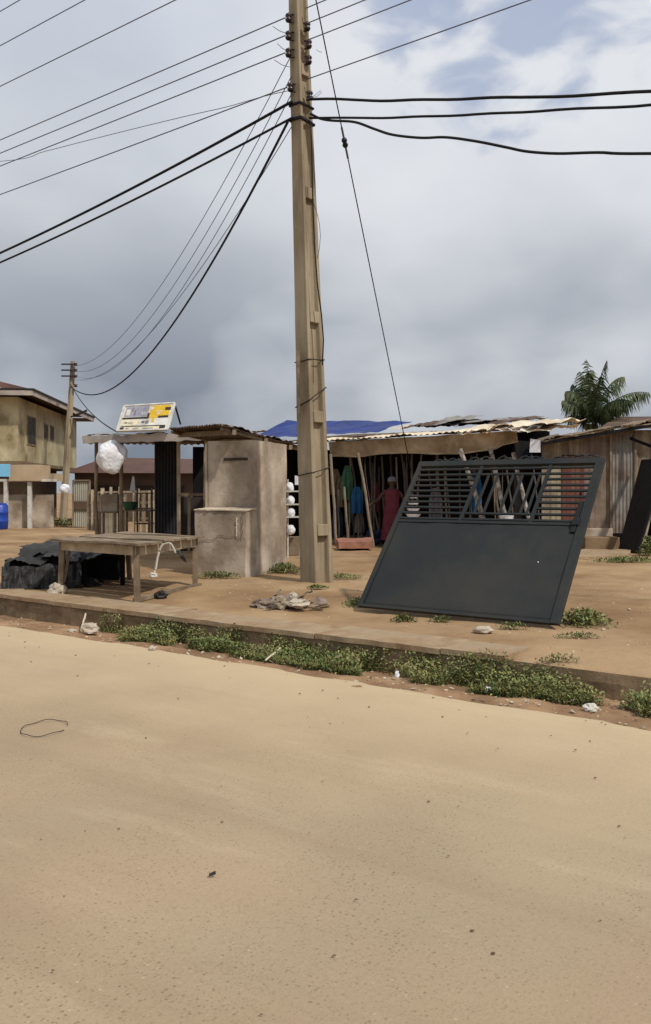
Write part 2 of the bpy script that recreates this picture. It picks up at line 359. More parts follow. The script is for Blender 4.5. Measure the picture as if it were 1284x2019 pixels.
terrain('yard_ground', sy, [NK-.03, NK-.01, NK+.03, NK+.08, NK+.14]+lin_steps(NB-.25, 20, 140)+[21, 23, 26, 30, 36, 45, 60, 100, 200, 400, 900],
        lambda s, n: zyard(s, n)-(.012 if s < SC and n < NB+.1 else 0), m_dirt)
mb = MB()                                    # wall of the drain under the slabs and along the soil edge
mb.grid(lambda u, v_: SN(-45+67*u, NK-.045+.01*nz2(-45+67*u, v_, 3, 2)+.06*max(0, v_-.8), -.34+.32*v_), 500, 4)
mb.box(SN(-45, NK+.03, -.4), E*67, N*.1, Z*.34)
tag(obj('drain_wall', mb, mat('drain_wall', [(112, 94, 72), (140, 118, 92), (160, 138, 110)], 2.4, 8, .95, .6, 14, stain=((70, 64, 48), .7, 1.6), streak=.3)), kind='structure')
k = 0; s_ = -30.2
while s_ < SC-.1:                            # cast slabs, each about two metres, unequal
    L = min(1.9+.5*math.sin(k*2.3), SC-s_)
    mb = MB(); dz = .006*math.sin(k*5.1); w0 = .04*math.sin(k*3)
    def slab(u, v_, dz=dz, s0=s_, L=L, w0=w0):
        s2 = s0+.006+u*(L-.012); n2 = NK-.065+v_*(NB-NK+.07+w0); e = .022*nz2(s2, n2, 5)+.03*min(0, nz2(s2, 3, 1.7)+.25)*(-1 if v_ == 0 else 0)
        return SN(s2, n2+(e if v_ in (0, 1) else 0), .012+dz+.006*nz2(s2, n2, 2))
    mb.grid(slab, 24, 8)
    o = obj('kerb', mb, m_conc, solid=.05); o.modifiers[0].offset = 1 if True else 0
    tag(o, kind='structure'); s_ += L; k += 1
for o in bpy.data.objects:
    if o.name.startswith('kerb'):
        o.modifiers[0].offset = -1
        me = o.data
        if me.polygons[0].normal.z < 0: o.modifiers[0].offset = 1

# far belt of low ground so the horizon is closed
# ---------------- main utility pole ----------------
PY0 = 13.5
def paxis(z): return Vector((-.135-.0325*z, PY0, z))
al = R(45); U = Vector((-math.cos(al), -math.sin(al), 0)); W_ = Vector((math.sin(al), -math.cos(al), 0))
ptop = 11.9
def psc(z): return 1-.047*z
pole = thing('utility_pole', 'tall tapering concrete pole with recessed face in the middle of the picture', 'utility pole', paxis(0))
prof = [(-.20, -.175), (-.20, .175), (-.125, .175), (-.095, .085), (.095, .085), (.125, .175), (.20, .175), (.20, -.175), (.125, -.175), (.095, -.085), (-.095, -.085), (-.125, -.175)]
mb = MB(); zs = lin_steps(-.3, ptop, 50); nP = len(prof)
for z in zs:
    for (a, b) in prof:
        k = psc(z); j = .008*noise.noise((a*9, z*2.5, b*9))
        mb.v.append(paxis(z)+(U*a+W_*b)*(k+j*3))
for i in range(len(zs)-1):
    for k in range(nP): mb.f.append((i*nP+k, i*nP+(k+1) % nP, (i+1)*nP+(k+1) % nP, (i+1)*nP+k))
mb.f.append(tuple(range(nP))); mb.f.append(tuple((len(zs)-1)*nP+k for k in range(nP)))
obj('shaft', mb, m_pole, pole, bevel=.012)
for z in (.74, 2.50, 4.05, 5.98, 7.9, 9.6):
    mb = MB(); k = psc(z); c = paxis(z)
    for (z0, z1, f0, f1) in ((-.02, .16, .19, .172),):
        b = [c+(U*a+W_*bb)*k+Z*z0 for a, bb in ((-.118, .08), (.118, .08), (.118, f0), (-.118, f0))]
        t_ = [c+(U*a+W_*bb)*k+Z*z1 for a, bb in ((-.118, .08), (.118, .08), (.118, f1), (-.118, f1))]
        mb.hexa(b, t_)
    b = [c+(U*a+W_*bb)*k+Z*(-.02) for a, bb in ((-.105, .08), (.105, .08), (.105, .150), (-.105, .150))]
    obj('step_block', mb, m_pole, pole, bevel=.01)
    mb = MB(); b = [c+(U*a+W_*bb)*k*.995+Z*1 for a, bb in ((-.118, .08), (.118, .08), (.118, .105), (-.118, .105))]
def band(z, tilt, r=.008):
    mb = MB(); pts = []; k = psc(z)+.04
    loop = [(-.2, -.175), (-.2, .175), (.2, .175), (.2, -.175), (-.2, -.175)]
    for i in range(4):
        for q in range(4):
            a0, b0 = loop[i]; a1, b1 = loop[i+1]; u = q/4
            a, b = a0+(a1-a0)*u, b0+(b1-b0)*u
            pts.append(paxis(z)+(U*a+W_*b)*k+Z*(tilt*(a*2-b)+.01*noise.noise((a*5, b*5, z))))
    pts.append(pts[0]); mb.tube(pts, r, 5); return mb
for z, tl, r in ((3.45, -.04, .009), (2.88, -.28, .009), (7.42, .03, .022), (7.18, .06, .028), (1.72, -.12, .008)):
    obj('wire_band', band(z, tl, r), m_iron if r < .02 else m_cable, pole)
def pin(px, py, side):
    c = P(px, py, PY0-.12); b = MB()
    b.lathe(c-Z*.055, [(.02, 0), (.045, .004), (.052, .03), (.034, .045), (.034, .065), (.052, .08), (.045, .106), (.02, .11)], 12)
    o = obj('insulator', b, m_ins, pole, smooth=True)
    br = MB(); i = paxis(c.z)+Vector((-.05*side*0, -.05, 0)); inn = Vector((i.x+(.12 if side > 0 else -.12)*psc(c.z), c.y+.03, c.z))
    for dz in (.062, -.062): br.beam(c+Z*dz+Vector((side*.03, 0, 0)), inn+Z*dz, .035, .008)
    br.tube([c+Z*-.08, c+Z*.08], .008, 6)
    obj('bracket', br, m_iron, o); return c
inL = [pin(569, y, -1) for y in (35, 70, 104)]+[pin(573, 172, -1)]
inR = [pin(x, y, 1) for x, y in ((606, 52), (609, 87), (609, 118), (611, 188))]
for i, (zz_, sd) in enumerate(((9.87, -1), (10.7, -1), (11.4, -1))):
    py = HY-(zz_-H)*F/PY0; pin(CX+(paxis(zz_).x-.13)*F/PY0, py, -1)
mb = MB(); mb.hexa([P(587, 815, 13.28), P(592, 815, 13.25), P(592, 815, 13.29), P(587, 815, 13.32)], [P(584, 690, 13.28), P(592, 690, 13.25), P(592, 690, 13.29), P(584, 690, 13.32)])
obj('strapped_board', mb, m_wood, pole)
mb = MB(); mb.tube([P(x, y, 13.28) for x, y in ((613, 240), (615, 300), (617, 400), (620, 480), (626, 560), (634, 620), (638, 670), (636, 720))], .011, 5)
obj('down_cable', mb, m_cable, pole)
mb = MB(); mb.tube([P(x, y, 13.3) for x, y in ((618, 400), (624, 415), (630, 440), (632, 465), (630, 490), (626, 510))], .004, 4)
obj('loose_wire', mb, m_iron, pole)
mb = MB(); mb.tube([P(x, y, 13.3) for x, y in ((604, 196), (614, 192), (624, 186), (632, 178), (634, 182), (626, 190), (614, 193))], .004, 4)
obj('wire_tail', mb, m_alu, pole); mb = MB()
mb.tube([P(x, y, 13.3) for x, y in ((624, 98), (630, 102), (635, 103))], .004, 4)
obj('wire_tail', mb, m_alu, pole)
mb = MB()
for (x0, y0, x1, y1) in ((538, 52, 568, 66), (547, 86, 568, 100), (541, 118, 571, 132)):
    mb.tube([P(x0, y0, 13.6), P((x0+x1)/2, (y0+y1)/2+3, 13.45), P(x1, y1, 13.35)], .005, 4)
obj('jumper_wire', mb, m_alu, pole)

# ---------------- wires ----------------
def dirpt(start, sgn, t): return Vector((start.x-sgn*.802*t*(-1) if False else start.x+sgn*.802*t, start.y-sgn*.597*t, start.z))
def span(start, sgn, L, fz, seg=60):
    pts = []
    for i in range(seg+1):
        t = L*(i/seg)**1.5; p = dirpt(start, sgn, t); p.z = fz(t); pts.append(p)
    return pts
def wire(name, label, pts, r, m, group=None, cat='power line'):
    mb = MB(); mb.tube(pts, r, 5); return single(name, label, cat, mb, m, group, smooth=True)
ORD = ['highest', 'second highest', 'third highest', 'fourth highest', 'fifth highest', 'sixth highest', 'lowest']
gl = 'bare lines running left from the pole'
starts = [paxis(11.4)+Vector((-.16, -.1, 0)), paxis(10.7)+Vector((-.16, -.1, 0)), paxis(9.87)+Vector((-.16, -.1, 0))]+inL
for i, s0 in enumerate(starts):
    z0 = s0.z; s0 = s0-Vector((.05, 0, 0))
    sag = .0045 if i < 6 else .012
    wire('power_line', ORD[i]+' of the seven thin bare lines running up left from the concrete pole', span(s0, -1, 38, lambda t: z0-sag*t*(1-t/38)), .0098, m_alu, gl)
rz = [8.93, 8.69, 8.43, 7.83]; gr = 'bare lines running right from the pole'
for i, z0 in enumerate(rz):
    s0 = paxis(z0)+Vector((.12, -.08, 0))
    wire('power_line', ORD[[0, 1, 2, 6][i]]+' of the four thin lines rising to the upper right from the pole', span(s0, 1, 40, lambda t: z0-.006*t*(1-t/40)), .009, m_alu, gr)
for i, z0 in enumerate((7.47, 7.22)):
    s0 = paxis(z0)+Vector((-.14, -.1, 0)); a, b = ((.169, .00446), (.16, .0042))[i]
    wire('service_cable', ('upper' if i == 0 else 'lower')+' of the two thick black cables sagging left from the pole', span(s0, -1, 38, lambda t: z0-a*t+b*t*t), (.024, .02)[i], m_cable, 'thick cables from the pole', 'cable')
def jag(t, i): return .025*noise.noise((t*1.1, i*3, 0))
for i, z0 in enumerate((7.50, 7.21)):
    s0 = paxis(z0)+Vector((.12, -.1, 0)); a, b = ((.288, .0066), (.262, .0068))[i]
    wire('service_cable', ('upper' if i == 0 else 'lower')+' of the two nearly level thick cables running right from the pole', span(s0, 1, 42, lambda t: z0-a*t+b*t*t+jag(t, i), 120), (.022, .019)[i], m_cable, 'thick cables from the pole', 'cable')
s0 = paxis(7.3)+Vector((.12, -.1, 0)); pts = []
for x, y in ((612, 224), (632, 234), (655, 238), (700, 241), (740, 255), (775, 266), (830, 272), (880, 271), (940, 279), (1000, 291), (1040, 299), (1100, 303), (1180, 301), (1284, 303)):
    k = (x-CX)/F; t = (k*s0.y-s0.x)/(.802+k*.597); Y = s0.y-.597*t; pts.append(P(x, y, Y))
def catmull(p, n=6):
    out = []
    for i in range(len(p)-1):
        a, b, c, d = p[max(i-1, 0)], p[i], p[i+1], p[min(i+2, len(p)-1)]
        for k in range(n):
            t = k/n; out.append(.5*((2*b)+(c-a)*t+(2*a-5*b+4*c-d)*t*t+(3*b-a-3*c+d)*t**3))
    return out+[p[-1]]
q0 = pts[-1]; pts += [q0+E*3-Z*.65, q0+E*8-Z*1.3, q0+E*16-Z*1.4, q0+E*30-Z*.2]
wire('service_cable', 'kinked thick cable drooping below the level pair right of the pole', catmull(pts), .02, m_cable, 'thick cables from the pole', 'cable')
FP = Vector((-10.98, 36.6, 0))
def hang(a, b, sag, n=40): return [a+(b-a)*(i/n)-Z*sag*4*(i/n)*(1-i/n) for i in range(n+1)]
for i, (y0, y1, sg, dx) in enumerate(((108, 722, 1.25, -4), (150, 730, 1.45, 0), (185, 738, 1.6, 0), (250, 748, 1.2, 4))):
    a = P(575, y0, 13.42); b = FP+Vector((.25, -.1, H+(HY-y1)/F*36.6))
    wire('power_line', ORD[[0, 1, 2, 6][i]]+' of the four thin lines falling from the pole to the distant pole', hang(a, b, sg), .0075, m_alu, 'thin lines to the distant pole')
wire('service_cable', 'thick dark cable sagging deeply from the near pole to the distant pole', hang(P(568, 240, 13.45), FP+Vector((.2, -.1, 5.85)), 1.75), .022, m_cable, None, 'cable')
wire('service_cable', 'short cable dropping from the distant pole to the roof of the stall', hang(FP+Vector((.2, -.1, 5.95)), P(232, 852, 20.3), .25), .016, m_cable, None, 'cable')
# guy wire
gy = thing('guy_wire', 'steel stay wire running down right of the pole behind the shed roofs', 'guy wire', P(812, 970, 22)*1)
gy.location = Vector((2.2, 22, 0))
ga = P(611, -60, 13.5); gbp = P(803, 890, 21.0); gb = ga+(gbp-ga)*1.0
dirg = (gb-ga); tg = (0-ga.z)/dirg.z; gend = ga+dirg*tg
mb = MB(); mb.tube([ga, gend], .011, 6); obj('strand', mb, m_iron, gy)
# insulator where it crosses py=280
best = min((abs(HY-(p.z-H)*F/p.y-281), i) for i, p in enumerate([ga+dirg*(q/400) for q in range(400)]))[1]
gp = ga+dirg*(best/400); mb = MB(); mb.lathe(gp-dirg.normalized()*.09, [(.015, 0), (.04, .01), (.055, .05), (.035, .09), (.055, .13), (.04, .17), (.015, .18)], 10, dirg)
obj('stay_insulator', mb, mat('green_black_glass', [(14, 30, 30), (24, 42, 40)], 5, 3, .3, 0), gy, smooth=True)
mb = MB(); mb.tube([gp-dirg.normalized()*.28, gp+dirg.normalized()*.3], .02, 6); obj('wire_grip', mb, m_alu, gy)

pts = []
for x, y in ((573, 178), (520, 190), (450, 210), (380, 226), (280, 250), (180, 275), (90, 298), (0, 318), (-300, 330)):
    k = (x-CX)/F; a0 = paxis(7.7)+Vector((-.16, -.1, 0)); t_ = (k*a0.y-a0.x)/(-.802-k*.597); pts.append(P(x, y, a0.y+.597*t_))
wire('slack_wire', 'faint slack wire crossing the bare lines left of the pole', catmull(pts), .006, m_alu)
# ---------------- distant pole ----------------
fp = thing('utility_pole', 'thin distant concrete pole in front of the two storey house', 'utility pole', FP)
mb = MB(); zt = 6.95
mb.hexa([FP+Vector((q[0]*.15-.15, q[1]*.15, q[2]*.3)) for q in ((-1.2, -.6, -.5), (-.2, -.9, -.5), (.8, .5, -.5), (-.4, .9, -.5))], [FP+Vector((q[0]*.09+.27, q[1]*.09, zt)) for q in ((-1, -.6, 0), (.0, -.9, 0), (1, .5, 0), (-.2, .9, 0))])
obj('shaft', mb, m_pole, fp)
for z in (6.8, 6.55, 6.3, 5.9):
    mb = MB(); c = FP+Vector((.42, -.15, z)); mb.lathe(c-Z*.07, [(.03, 0), (.07, .01), (.08, .04), (.05, .06), (.05, .08), (.08, .1), (.07, .13), (.03, .14)], 8)
    if z > 6.2: mb.beam(c, c-Vector((.6, 0, 0)), .1, .05)
    obj('insulator', mb, m_ins, fp)
mb = MB(); mb.tube([P(140, 822, 36.5), P(150, 818, 36.3), P(158, 814, 36.1)], .03, 6); mb.hexa([P(152, 821, 36), P(173, 811, 36), P(173, 811, 36.3), P(152, 821, 36.3)], [P(154, 815, 36), P(171, 807, 36), P(171, 807, 36.3), P(154, 815, 36.3)])
obj('street_lamp_arm', mb, m_iron, fp)

# ---------------- black gate leaning over the yard ----------------
GB = Vector((.38, 10.15, .05)); GE = Vector((.8165, -.5774, 0)); GL = Vector((.5774*1.5, .8165*1.5, 1.73)); GW = 2.44
GH = GL.length; GV = GL.normalized(); GN = GE.cross(GV).normalized()
if GN.y > 0: GN = -GN
gate = thing('metal_gate', 'large black sheet metal gate with slatted top leaning back in the yard', 'gate', GB)
def gp_(u, v_, d=0): return GB+GE*u+GV*v_+GN*d
def gbar(mb, u0, v0, u1, v1, wd, th=.03, d=0):
    p, q = gp_(u0, v0, d), gp_(u1, v1, d); dd = (q-p).normalized(); x = dd.cross(GN).normalized()
    return mb.box(p-x*wd/2-GN*th/2, x*wd, q-p, GN*th)
VP = 1.30
mb = MB()
def panel(u, v_):
    p = gp_(.03+u*(GW-.06), .03+v_*(VP-.03), .004+.010*noise.noise((u*3, v_*2, 1))+.005*noise.noise((u*9, v_*6, 2))); return p
mb.grid(panel, 40, 24); o = obj('sheet_panel', mb, m_black, gate, smooth=True, solid=.003)
mb = MB(); gbar(mb, .02, .02, GW-.02, .02, .04, .04); gbar(mb, .03, 0, .03, GH, .055, .045, .001)
gbar(mb, 0, GH-.035, GW, GH-.035, .085, .05, .002); gbar(mb, GW-.05, 0, GW-.05, GH, .10, .045, .003); gbar(mb, .05, VP+.005, GW-.1, VP+.005, .04, .035, .0)
obj('frame', mb, m_black, gate, bevel=.004)
um1, um2 = .90, 1.78
for um in (um1, um2):
    mb = MB(); gbar(mb, um, VP, um+(.03 if um > 1 else .02), GH-.07, .04, .03, .001); obj('mullion', mb, m_black, gate)
nb = 10; v0, v1 = VP+.055, GH-.125
for i in range(nb):
    vv = v0+(v1-v0)*i/(nb-1)
    segs = [(.055, GW-.1)] if i in (0, 1, nb-1, nb-2) else [(.055, um1), (um2, GW-.1)]
    for a, b in segs:
        mb = MB(); gbar(mb, a, vv, b, vv+.004*math.sin(i*3), .026, .022); obj('slat', mb, m_black, gate)
for u in (1.04, 1.16, 1.36, 1.48, 1.62, 1.70):
    mb = MB(); gbar(mb, u, v0+(v1-v0)*.11, u+.012, v1-(v1-v0)*.11, .026, .02, -.001); obj('upright_bar', mb, m_black, gate)
for i in range(10):          # low scrollwork along the top rail, bent and uneven
    u = .28+i*.225+.05*math.sin(i*4); h_ = .05+.035*abs(math.sin(i*2.7)); mb = MB()
    pts = [gp_(u-.09, GH+.005), gp_(u-.05, GH+h_*.7), gp_(u, GH+h_), gp_(u+.05, GH+h_*.6), gp_(u+.03, GH+h_*.25), gp_(u, GH+h_*.4)]
    mb.tube(catmull(pts, 4), .011, 5); mb.blob(gp_(u+.09, GH+.03), (.03, .02, .035), 1, .3, seed=i)
    obj('top_scroll', mb, m_black, gate)
mb = MB(); gbar(mb, GW-.13, VP-.12, GW-.13, VP+.32, .05, .03, .02); gbar(mb, GW-.16, VP+.02, GW-.08, VP+.02, .10, .05, .025)
obj('lock_box', mb, m_blackd, gate, bevel=.004)
mb = MB()
for (u, v_, a) in ((2.02, .76, .012),): gbar(mb, u, v_, u+.004, v_+a, .012, .002, .0135)
obj('paint_scratch', mb, m_white, gate)
mb = MB()                    # wooden props it rests on, behind it
pr = thing('wooden_prop', 'rough forked post propping the black gate from behind', 'post', gp_(1.2, VP*.99, -.05)*1)
pr.location = Vector((gp_(1.2, VP).x+.35, gp_(1.2, VP).y+.5, 0))
q = gp_(1.2, VP-.15, -.06); mb.branch(Vector((q.x+.45, q.y+.62, -.05)), q, .045, .03); obj('post_stem', mb, m_stick, pr)
mb = MB(); mb.branch(Vector((q.x+.18, q.y+.25, q.z*.6)), q+GE*.12-GN*-.0, .025, .01); obj('post_fork', mb, m_stick, pr)

# ---------------- concrete booth and low block ----------------
K1 = Vector((-1.32, 14.25, 0)); ba = Vector((.388, .922, 0)); bb = Vector((-.922, .388, 0))
booth = thing('concrete_booth', 'square rendered block booth with a narrow slot beside the pole', 'booth', K1+ba*.9+bb*.45)
def wallgrid(mb, o, a, h, nu=24, nv=30, amp=.012, seed=0, out=None):
    nn = a.cross(Z).normalized()
    if out is not None and nn.dot(out) < 0: nn = -nn
    def fn(u, v_):
        p = o+a*u+Z*h*v_; k = 0 if u in (0, 1) else 1
        return p+nn*amp*k*noise.noise(p*2.2+Vector((seed, 0, 0)))
    mb.grid(fn, nu, nv)
def rough_box(mb, o, a, b, h0, h1=None, amp=.014):
    """solid block with slightly uneven plaster faces"""
    h1 = h1 or h0
    bm = bmesh.new(); nu, nv, nw = 14, 10, 22
    def pt(i, j, k):
        u, v_, w2 = i/nu, j/nv, k/nw; hh = h0+(h1-h0)*u
        p = o+a*u+b*v_+Z*(hh*w2-.05*(1-w2))
        return p+Vector((noise.noise(p*2.1), noise.noise(p*2.1+Vector((9, 0, 0))), .4*noise.noise(p*2.6+Vector((0, 7, 0)))))*amp
    for fix, n1, n2 in (('i', nv, nw), ('j', nu, nw), ('k', nu, nv)):
        for e in (0, 1):
            idx = lambda x, y: pt(e*nu, x, y) if fix == 'i' else (pt(x, e*nv, y) if fix == 'j' else pt(x, y, e*nw))
            mb.grid(lambda u, v_: idx(round(u*n1), round(v_*n2)), n1, n2)
o1 = K1+ba*.37
mb = MB(); rough_box(mb, o1, ba*1.2, bb*.93, 2.28, 2.26)
obj('wall', mb, m_block, booth)
mb = MB(); sx = o1+bb*.16-ba*.012+Z*1.94; mb.box(sx, bb*.46, ba*.03, Z*.045); obj('slot', mb, m_signb, booth)  # dark strip proud of the wall, painting the shade inside a slot
mb = MB(); mb.box(o1+bb*.945-ba*.03+Z*1.12, bb*.03, ba*.05, Z*1.12); mb.box(o1+bb*.0-ba*.012+Z*1.16, bb*.035, ba*.03, Z*1.1); obj('corner_trim', mb, m_block, booth)
lowb = thing('concrete_block', 'low rendered block like a counter against the front of the booth', 'block', K1+ba*.18+bb*.48)
mb = MB(); rough_box(mb, K1, ba*.40, bb*.97, 1.08, 1.12); obj('body', mb, m_block, lowb)
mb = MB(); mb.sheet(K1+Z*1.095-ba*.02-bb*.02, K1+bb*.98+Z*1.095-ba*.02, K1+bb*.98+ba*.36+Z*1.125, K1+ba*.36+Z*1.125-bb*.02, 16, 6, 0, 0, .01, 3, 2, .03); obj('cap', mb, m_blockl, lowb, solid=.02)
def crack(mb, pts, r=.004): mb.tube(pts, r, 4)
mb = MB(); fo = K1-ba*.016
crack(mb, [fo+bb*(.10+.8*u)+Z*(.62+.05*math.sin(u*5)+.02*math.sin(u*17)) for u in [i/20 for i in range(21)]], .004)
crack(mb, [fo+bb*(.06+.01*math.sin(i*1.7))+Z*(.62+.42*i/10) for i in range(11)], .006)
obj('crack', mb, m_housel, lowb)
mb = MB()
for i in range(7): mb.blob(fo+bb*(.16+.006*math.sin(i*3))+Z*(.68+i*.045), (.014, .006, .03), 1, .4, seed=i)
obj('mortar_drip', mb, m_blockl, lowb)
# booth roof: rusty corrugated sheets
br = thing('corrugated_roof', 'rusty corrugated sheets sloping over the concrete booth', 'roof', P(460, 900, 16))
A = P(440, 838, 14.0); B = P(592, 880, 17.6); D_ = P(333, 846, 16.6); C_ = A+(B-A)+(D_-A)
mb = MB(); mb.sheet(D_, A, B, C_, 90, 24, 22, .022, .03, 1.2, 3, .05); obj('sheet', mb, m_rust, br, solid=.004)
mb = MB(); mb.sheet(A+(B-A)*.02+Z*.035, B+Z*.035, B+(C_-B)*.22+Z*.03, A+(D_-A)*.18+Z*.05, 50, 8, 12, .012, .05, 2, 8, .06); obj('loose_sheet', mb, m_zinc, br, solid=.004)
mb = MB()
for u in (.12, .5, .85): mb.beam(A+(B-A)*u-Z*.07, D_+(C_-D_)*u-Z*.07, .07, .09)
for u in (.04, .95): mb.beam(A+(D_-A)*u-Z*.055+(B-A)*.01, B+(C_-B)*u-Z*.055, .05, .05)
obj('rafter', mb, m_wood, br)

# ---------------- market stall with posts, left of the booth ----------------
SY = 20.5
stall = thing('market_stall', 'open timber market stall with dark back behind the wooden table', 'stall', P(300, 1080, 21.5))
RL = P(165, 862, 20.0); RR = P(418, 852, 18.6); RLb = P(170, 874, 24.2); RRb = P(420, 878, 23.5)
mb = MB(); mb.sheet(RL, RR, RRb, RLb, 90, 16, 20, .018, .04, 1, 5, .06); obj('roof', mb, m_rust, stall, solid=.004)
mb = MB(); mb.sheet(RL+Vector((-.02, -.03, .02)), RR+Vector((0, -.03, .02)), RR+Vector((0, -.03, -.17)), RL+Vector((0, -.03, -.15)), 40, 3, 0, 0, .02, 1, 6, .05); obj('fascia_board', mb, m_fascia, stall, solid=.025)
mb = MB(); mb.sheet(RL+Vector((.3, -.05, .06)), P(325, 850, 19.3), P(325, 858, 21), RLb+Vector((.3, -1.2, .15)), 30, 6, 0, 0, .06, 1.3, 9, .07); obj('roof_flap', mb, m_zinc, stall, solid=.006)
for i, (x0, x1, ytop, Y) in enumerate(((240, 241, 866, 20.6), (190, 191, 866, 21.0), (352, 353, 858, 19.9), (406, 404, 858, 19.3))):
    mb = MB(); q = P(x0, ytop, Y); b = Vector((P(x1, 1000, Y).x, Y, -.1)); mb.branch(b, q, .045, .03, 8) if i < 2 else mb.beam(b, q, .075, .075)
    obj('post', mb, m_wood if i != 2 else m_woodp, stall)
mb = MB()
xb0, xb1 = P(305, 0, 20.6).x, P(351, 0, 20.6).x
mb.sheet(Vector((xb0, 20.6, 0)), Vector((xb1, 20.75, 0)), Vector((xb1, 20.75, 2.63)), Vector((xb0, 20.6, 2.63)), 60, 6, 8, .02, .01, 1, 1); obj('side_sheet', mb, mat('dark_sheet', [(30, 32, 38), (46, 48, 54)], 1.5, 5, .6, .1, stain=((58, 50, 46), .6, 1.5)), stall, solid=.006)
mb = MB(); mb.box(Vector((P(351, 0, 20.6).x, 22.9, 0)), Vector((1.4, 0, 0)), Vector((0, .04, 0)), Z*2.6); mb.box(Vector((P(306, 0, 20.6).x, 20.8, 0)), Vector((.04, 0, 0)), Vector((0, 2.2, 0)), Z*2.6)
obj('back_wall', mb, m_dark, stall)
mb = MB(); mb.box(Vector((P(356, 0, 20).x, 20.05, .02)), Vector((.52, 0, 0)), Vector((0, .03, 0)), Z*1.26); obj('half_wall', mb, mat('brown_dark_boards', [(44, 40, 38), (62, 56, 52)], 2, 6, .9, .3), stall)
mb = MB(); mb.beam(P(352, 975, 19.85), P(412, 975, 19.6), .06, .06); mb.beam(Vector((P(373, 0, 19.8).x, 19.8, -.05)), P(373, 977, 19.8), .06, .06); obj('rail', mb, m_wood, stall)
mb = MB(); mb.hexa([P(401, 985, 18.9), P(411, 985, 18.9), P(411, 985, 18.94), P(401, 985, 18.94)], [P(405, 862, 18.9), P(412, 862, 18.9), P(412, 862, 18.94), P(405, 862, 18.94)]); obj('plank', mb, m_woodp, stall)
# white bundle hanging from the stall
hb = thing('plastic_bundle', 'bulging white plastic bundle hanging from the stall roof corner', 'bundle', P(220, 930, 19.9))
mb = MB(); c = P(219, 901, 19.6)
bmx = bmesh.new(); bmesh.ops.create_icosphere(bmx, subdivisions=4, radius=1); vv = []
for v_ in bmx.verts:
    q = v_.co.copy(); k = 1+.26*noise.noise(q*1.3+Vector((3, 0, 1)))-.11*abs(noise.noise(Vector((q.x*4.5, q.y*4.5, q.z*1.6+3))))
    wx = .36 if q.z > -.2 else .36*(1+.28*(q.z+.2))
    vv.append(c+Vector((q.x*wx*k, q.y*.24*k, q.z*.37*k)))
mb.add(vv, [tuple(v_.index for v_ in f.verts) for f in bmx.faces]); bmx.free()
obj('sack', mb, m_white, hb)
mb = MB(); mb.tube([P(206, 876, 19.85), P(203, 862, 19.95)], .02, 5); mb.tube([P(236, 872, 19.85), P(238, 862, 19.95)], .02, 5); mb.blob(P(243, 866, 19.8), (.09, .05, .06), 2, .4, seed=3); obj('tie', mb, m_white, hb)
# signboard
SG = [P(231, 850, 19.3), P(331, 847, 18.9), P(345, 795, 19.6), P(246, 801, 20.0)]
sign = thing('signboard', 'faded yellow and grey signboard propped tilted on the stall roof', 'sign', SG[0])
sn = (SG[1]-SG[0]).cross(SG[3]-SG[0]).normalized(); sn = sn if sn.y < 0 else -sn
def sp_(u, v_, d=0): return (SG[0]*(1-u)+SG[1]*u)*(1-v_)+(SG[3]*(1-u)+SG[2]*u)*v_+sn*d
def srect(mb, u0, v0_, u1, v1_, d):
    mb.hexa([sp_(u0, v0_, 0), sp_(u1, v0_, 0), sp_(u1, v1_, 0), sp_(u0, v1_, 0)], [sp_(u0, v0_, d), sp_(u1, v0_, d), sp_(u1, v1_, d), sp_(u0, v1_, d)])
mb = MB(); srect(mb, .02, .02, .98, .98, -.02); obj('board', mb, m_signw, sign)
def srs(name, lst, m, d):
    mb = MB()
    for r_ in lst: srect(mb, *r_, d)
    obj(name, mb, m, sign)
srs('grey_panel', [(.05, .55, .52, .95)], m_signg, .003)
srs('yellow_panel', [(.55, .47, .94, .95), (.62, .3, .68, .46)], m_signy, .003)
srs('cream_strip', [(.04, .21, .40, .43), (.08, .03, .9, .14)], m_signc, .003)
srs('dark_band', [(.03, .45, .56, .52), (.04, .02, .12, .13), (.52, .5, .56, .66), (.74, .46, .94, .54), (.84, .74, .95, .86), (.82, .04, .93, .17), (.05, .15, .92, .18)], m_signb, .005)
srs('lettering', [(.08, .60, .16, .84), (.40, .60, .42, .72), (.44, .60, .46, .72), (.48, .62, .49, .74), (.56, .80, .61, .9), (.70, .60, .76, .66), (.68, .70, .8, .73)], m_signw, .006)
srs('faded_lettering', [(.10, .28, .16, .33), (.18, .28, .28, .31), (.44, .28, .5, .36), (.52, .26, .58, .37), (.16, .07, .22, .1), (.3, .07, .42, .1), (.5, .06, .7, .09), (.18, .76, .22, .88), (.24, .6, .27, .8)], m_greyc, .007)
mb = MB(); 
for a, b in (((0, 0), (1, 0)), ((1, 0), (1, 1)), ((1, 1), (0, 1)), ((0, 1), (0, 0))): mb.beam(sp_(*a), sp_(*b), .045, .045, sn)
obj('frame', mb, m_wpaint, sign)
for a, b in ((sp_(1, .97), P(356, 836, 20.6)), (sp_(0, .97), P(262, 846, 21))): mb = MB(); mb.beam(a, b, .035, .035); obj('strut', mb, m_iron, sign)

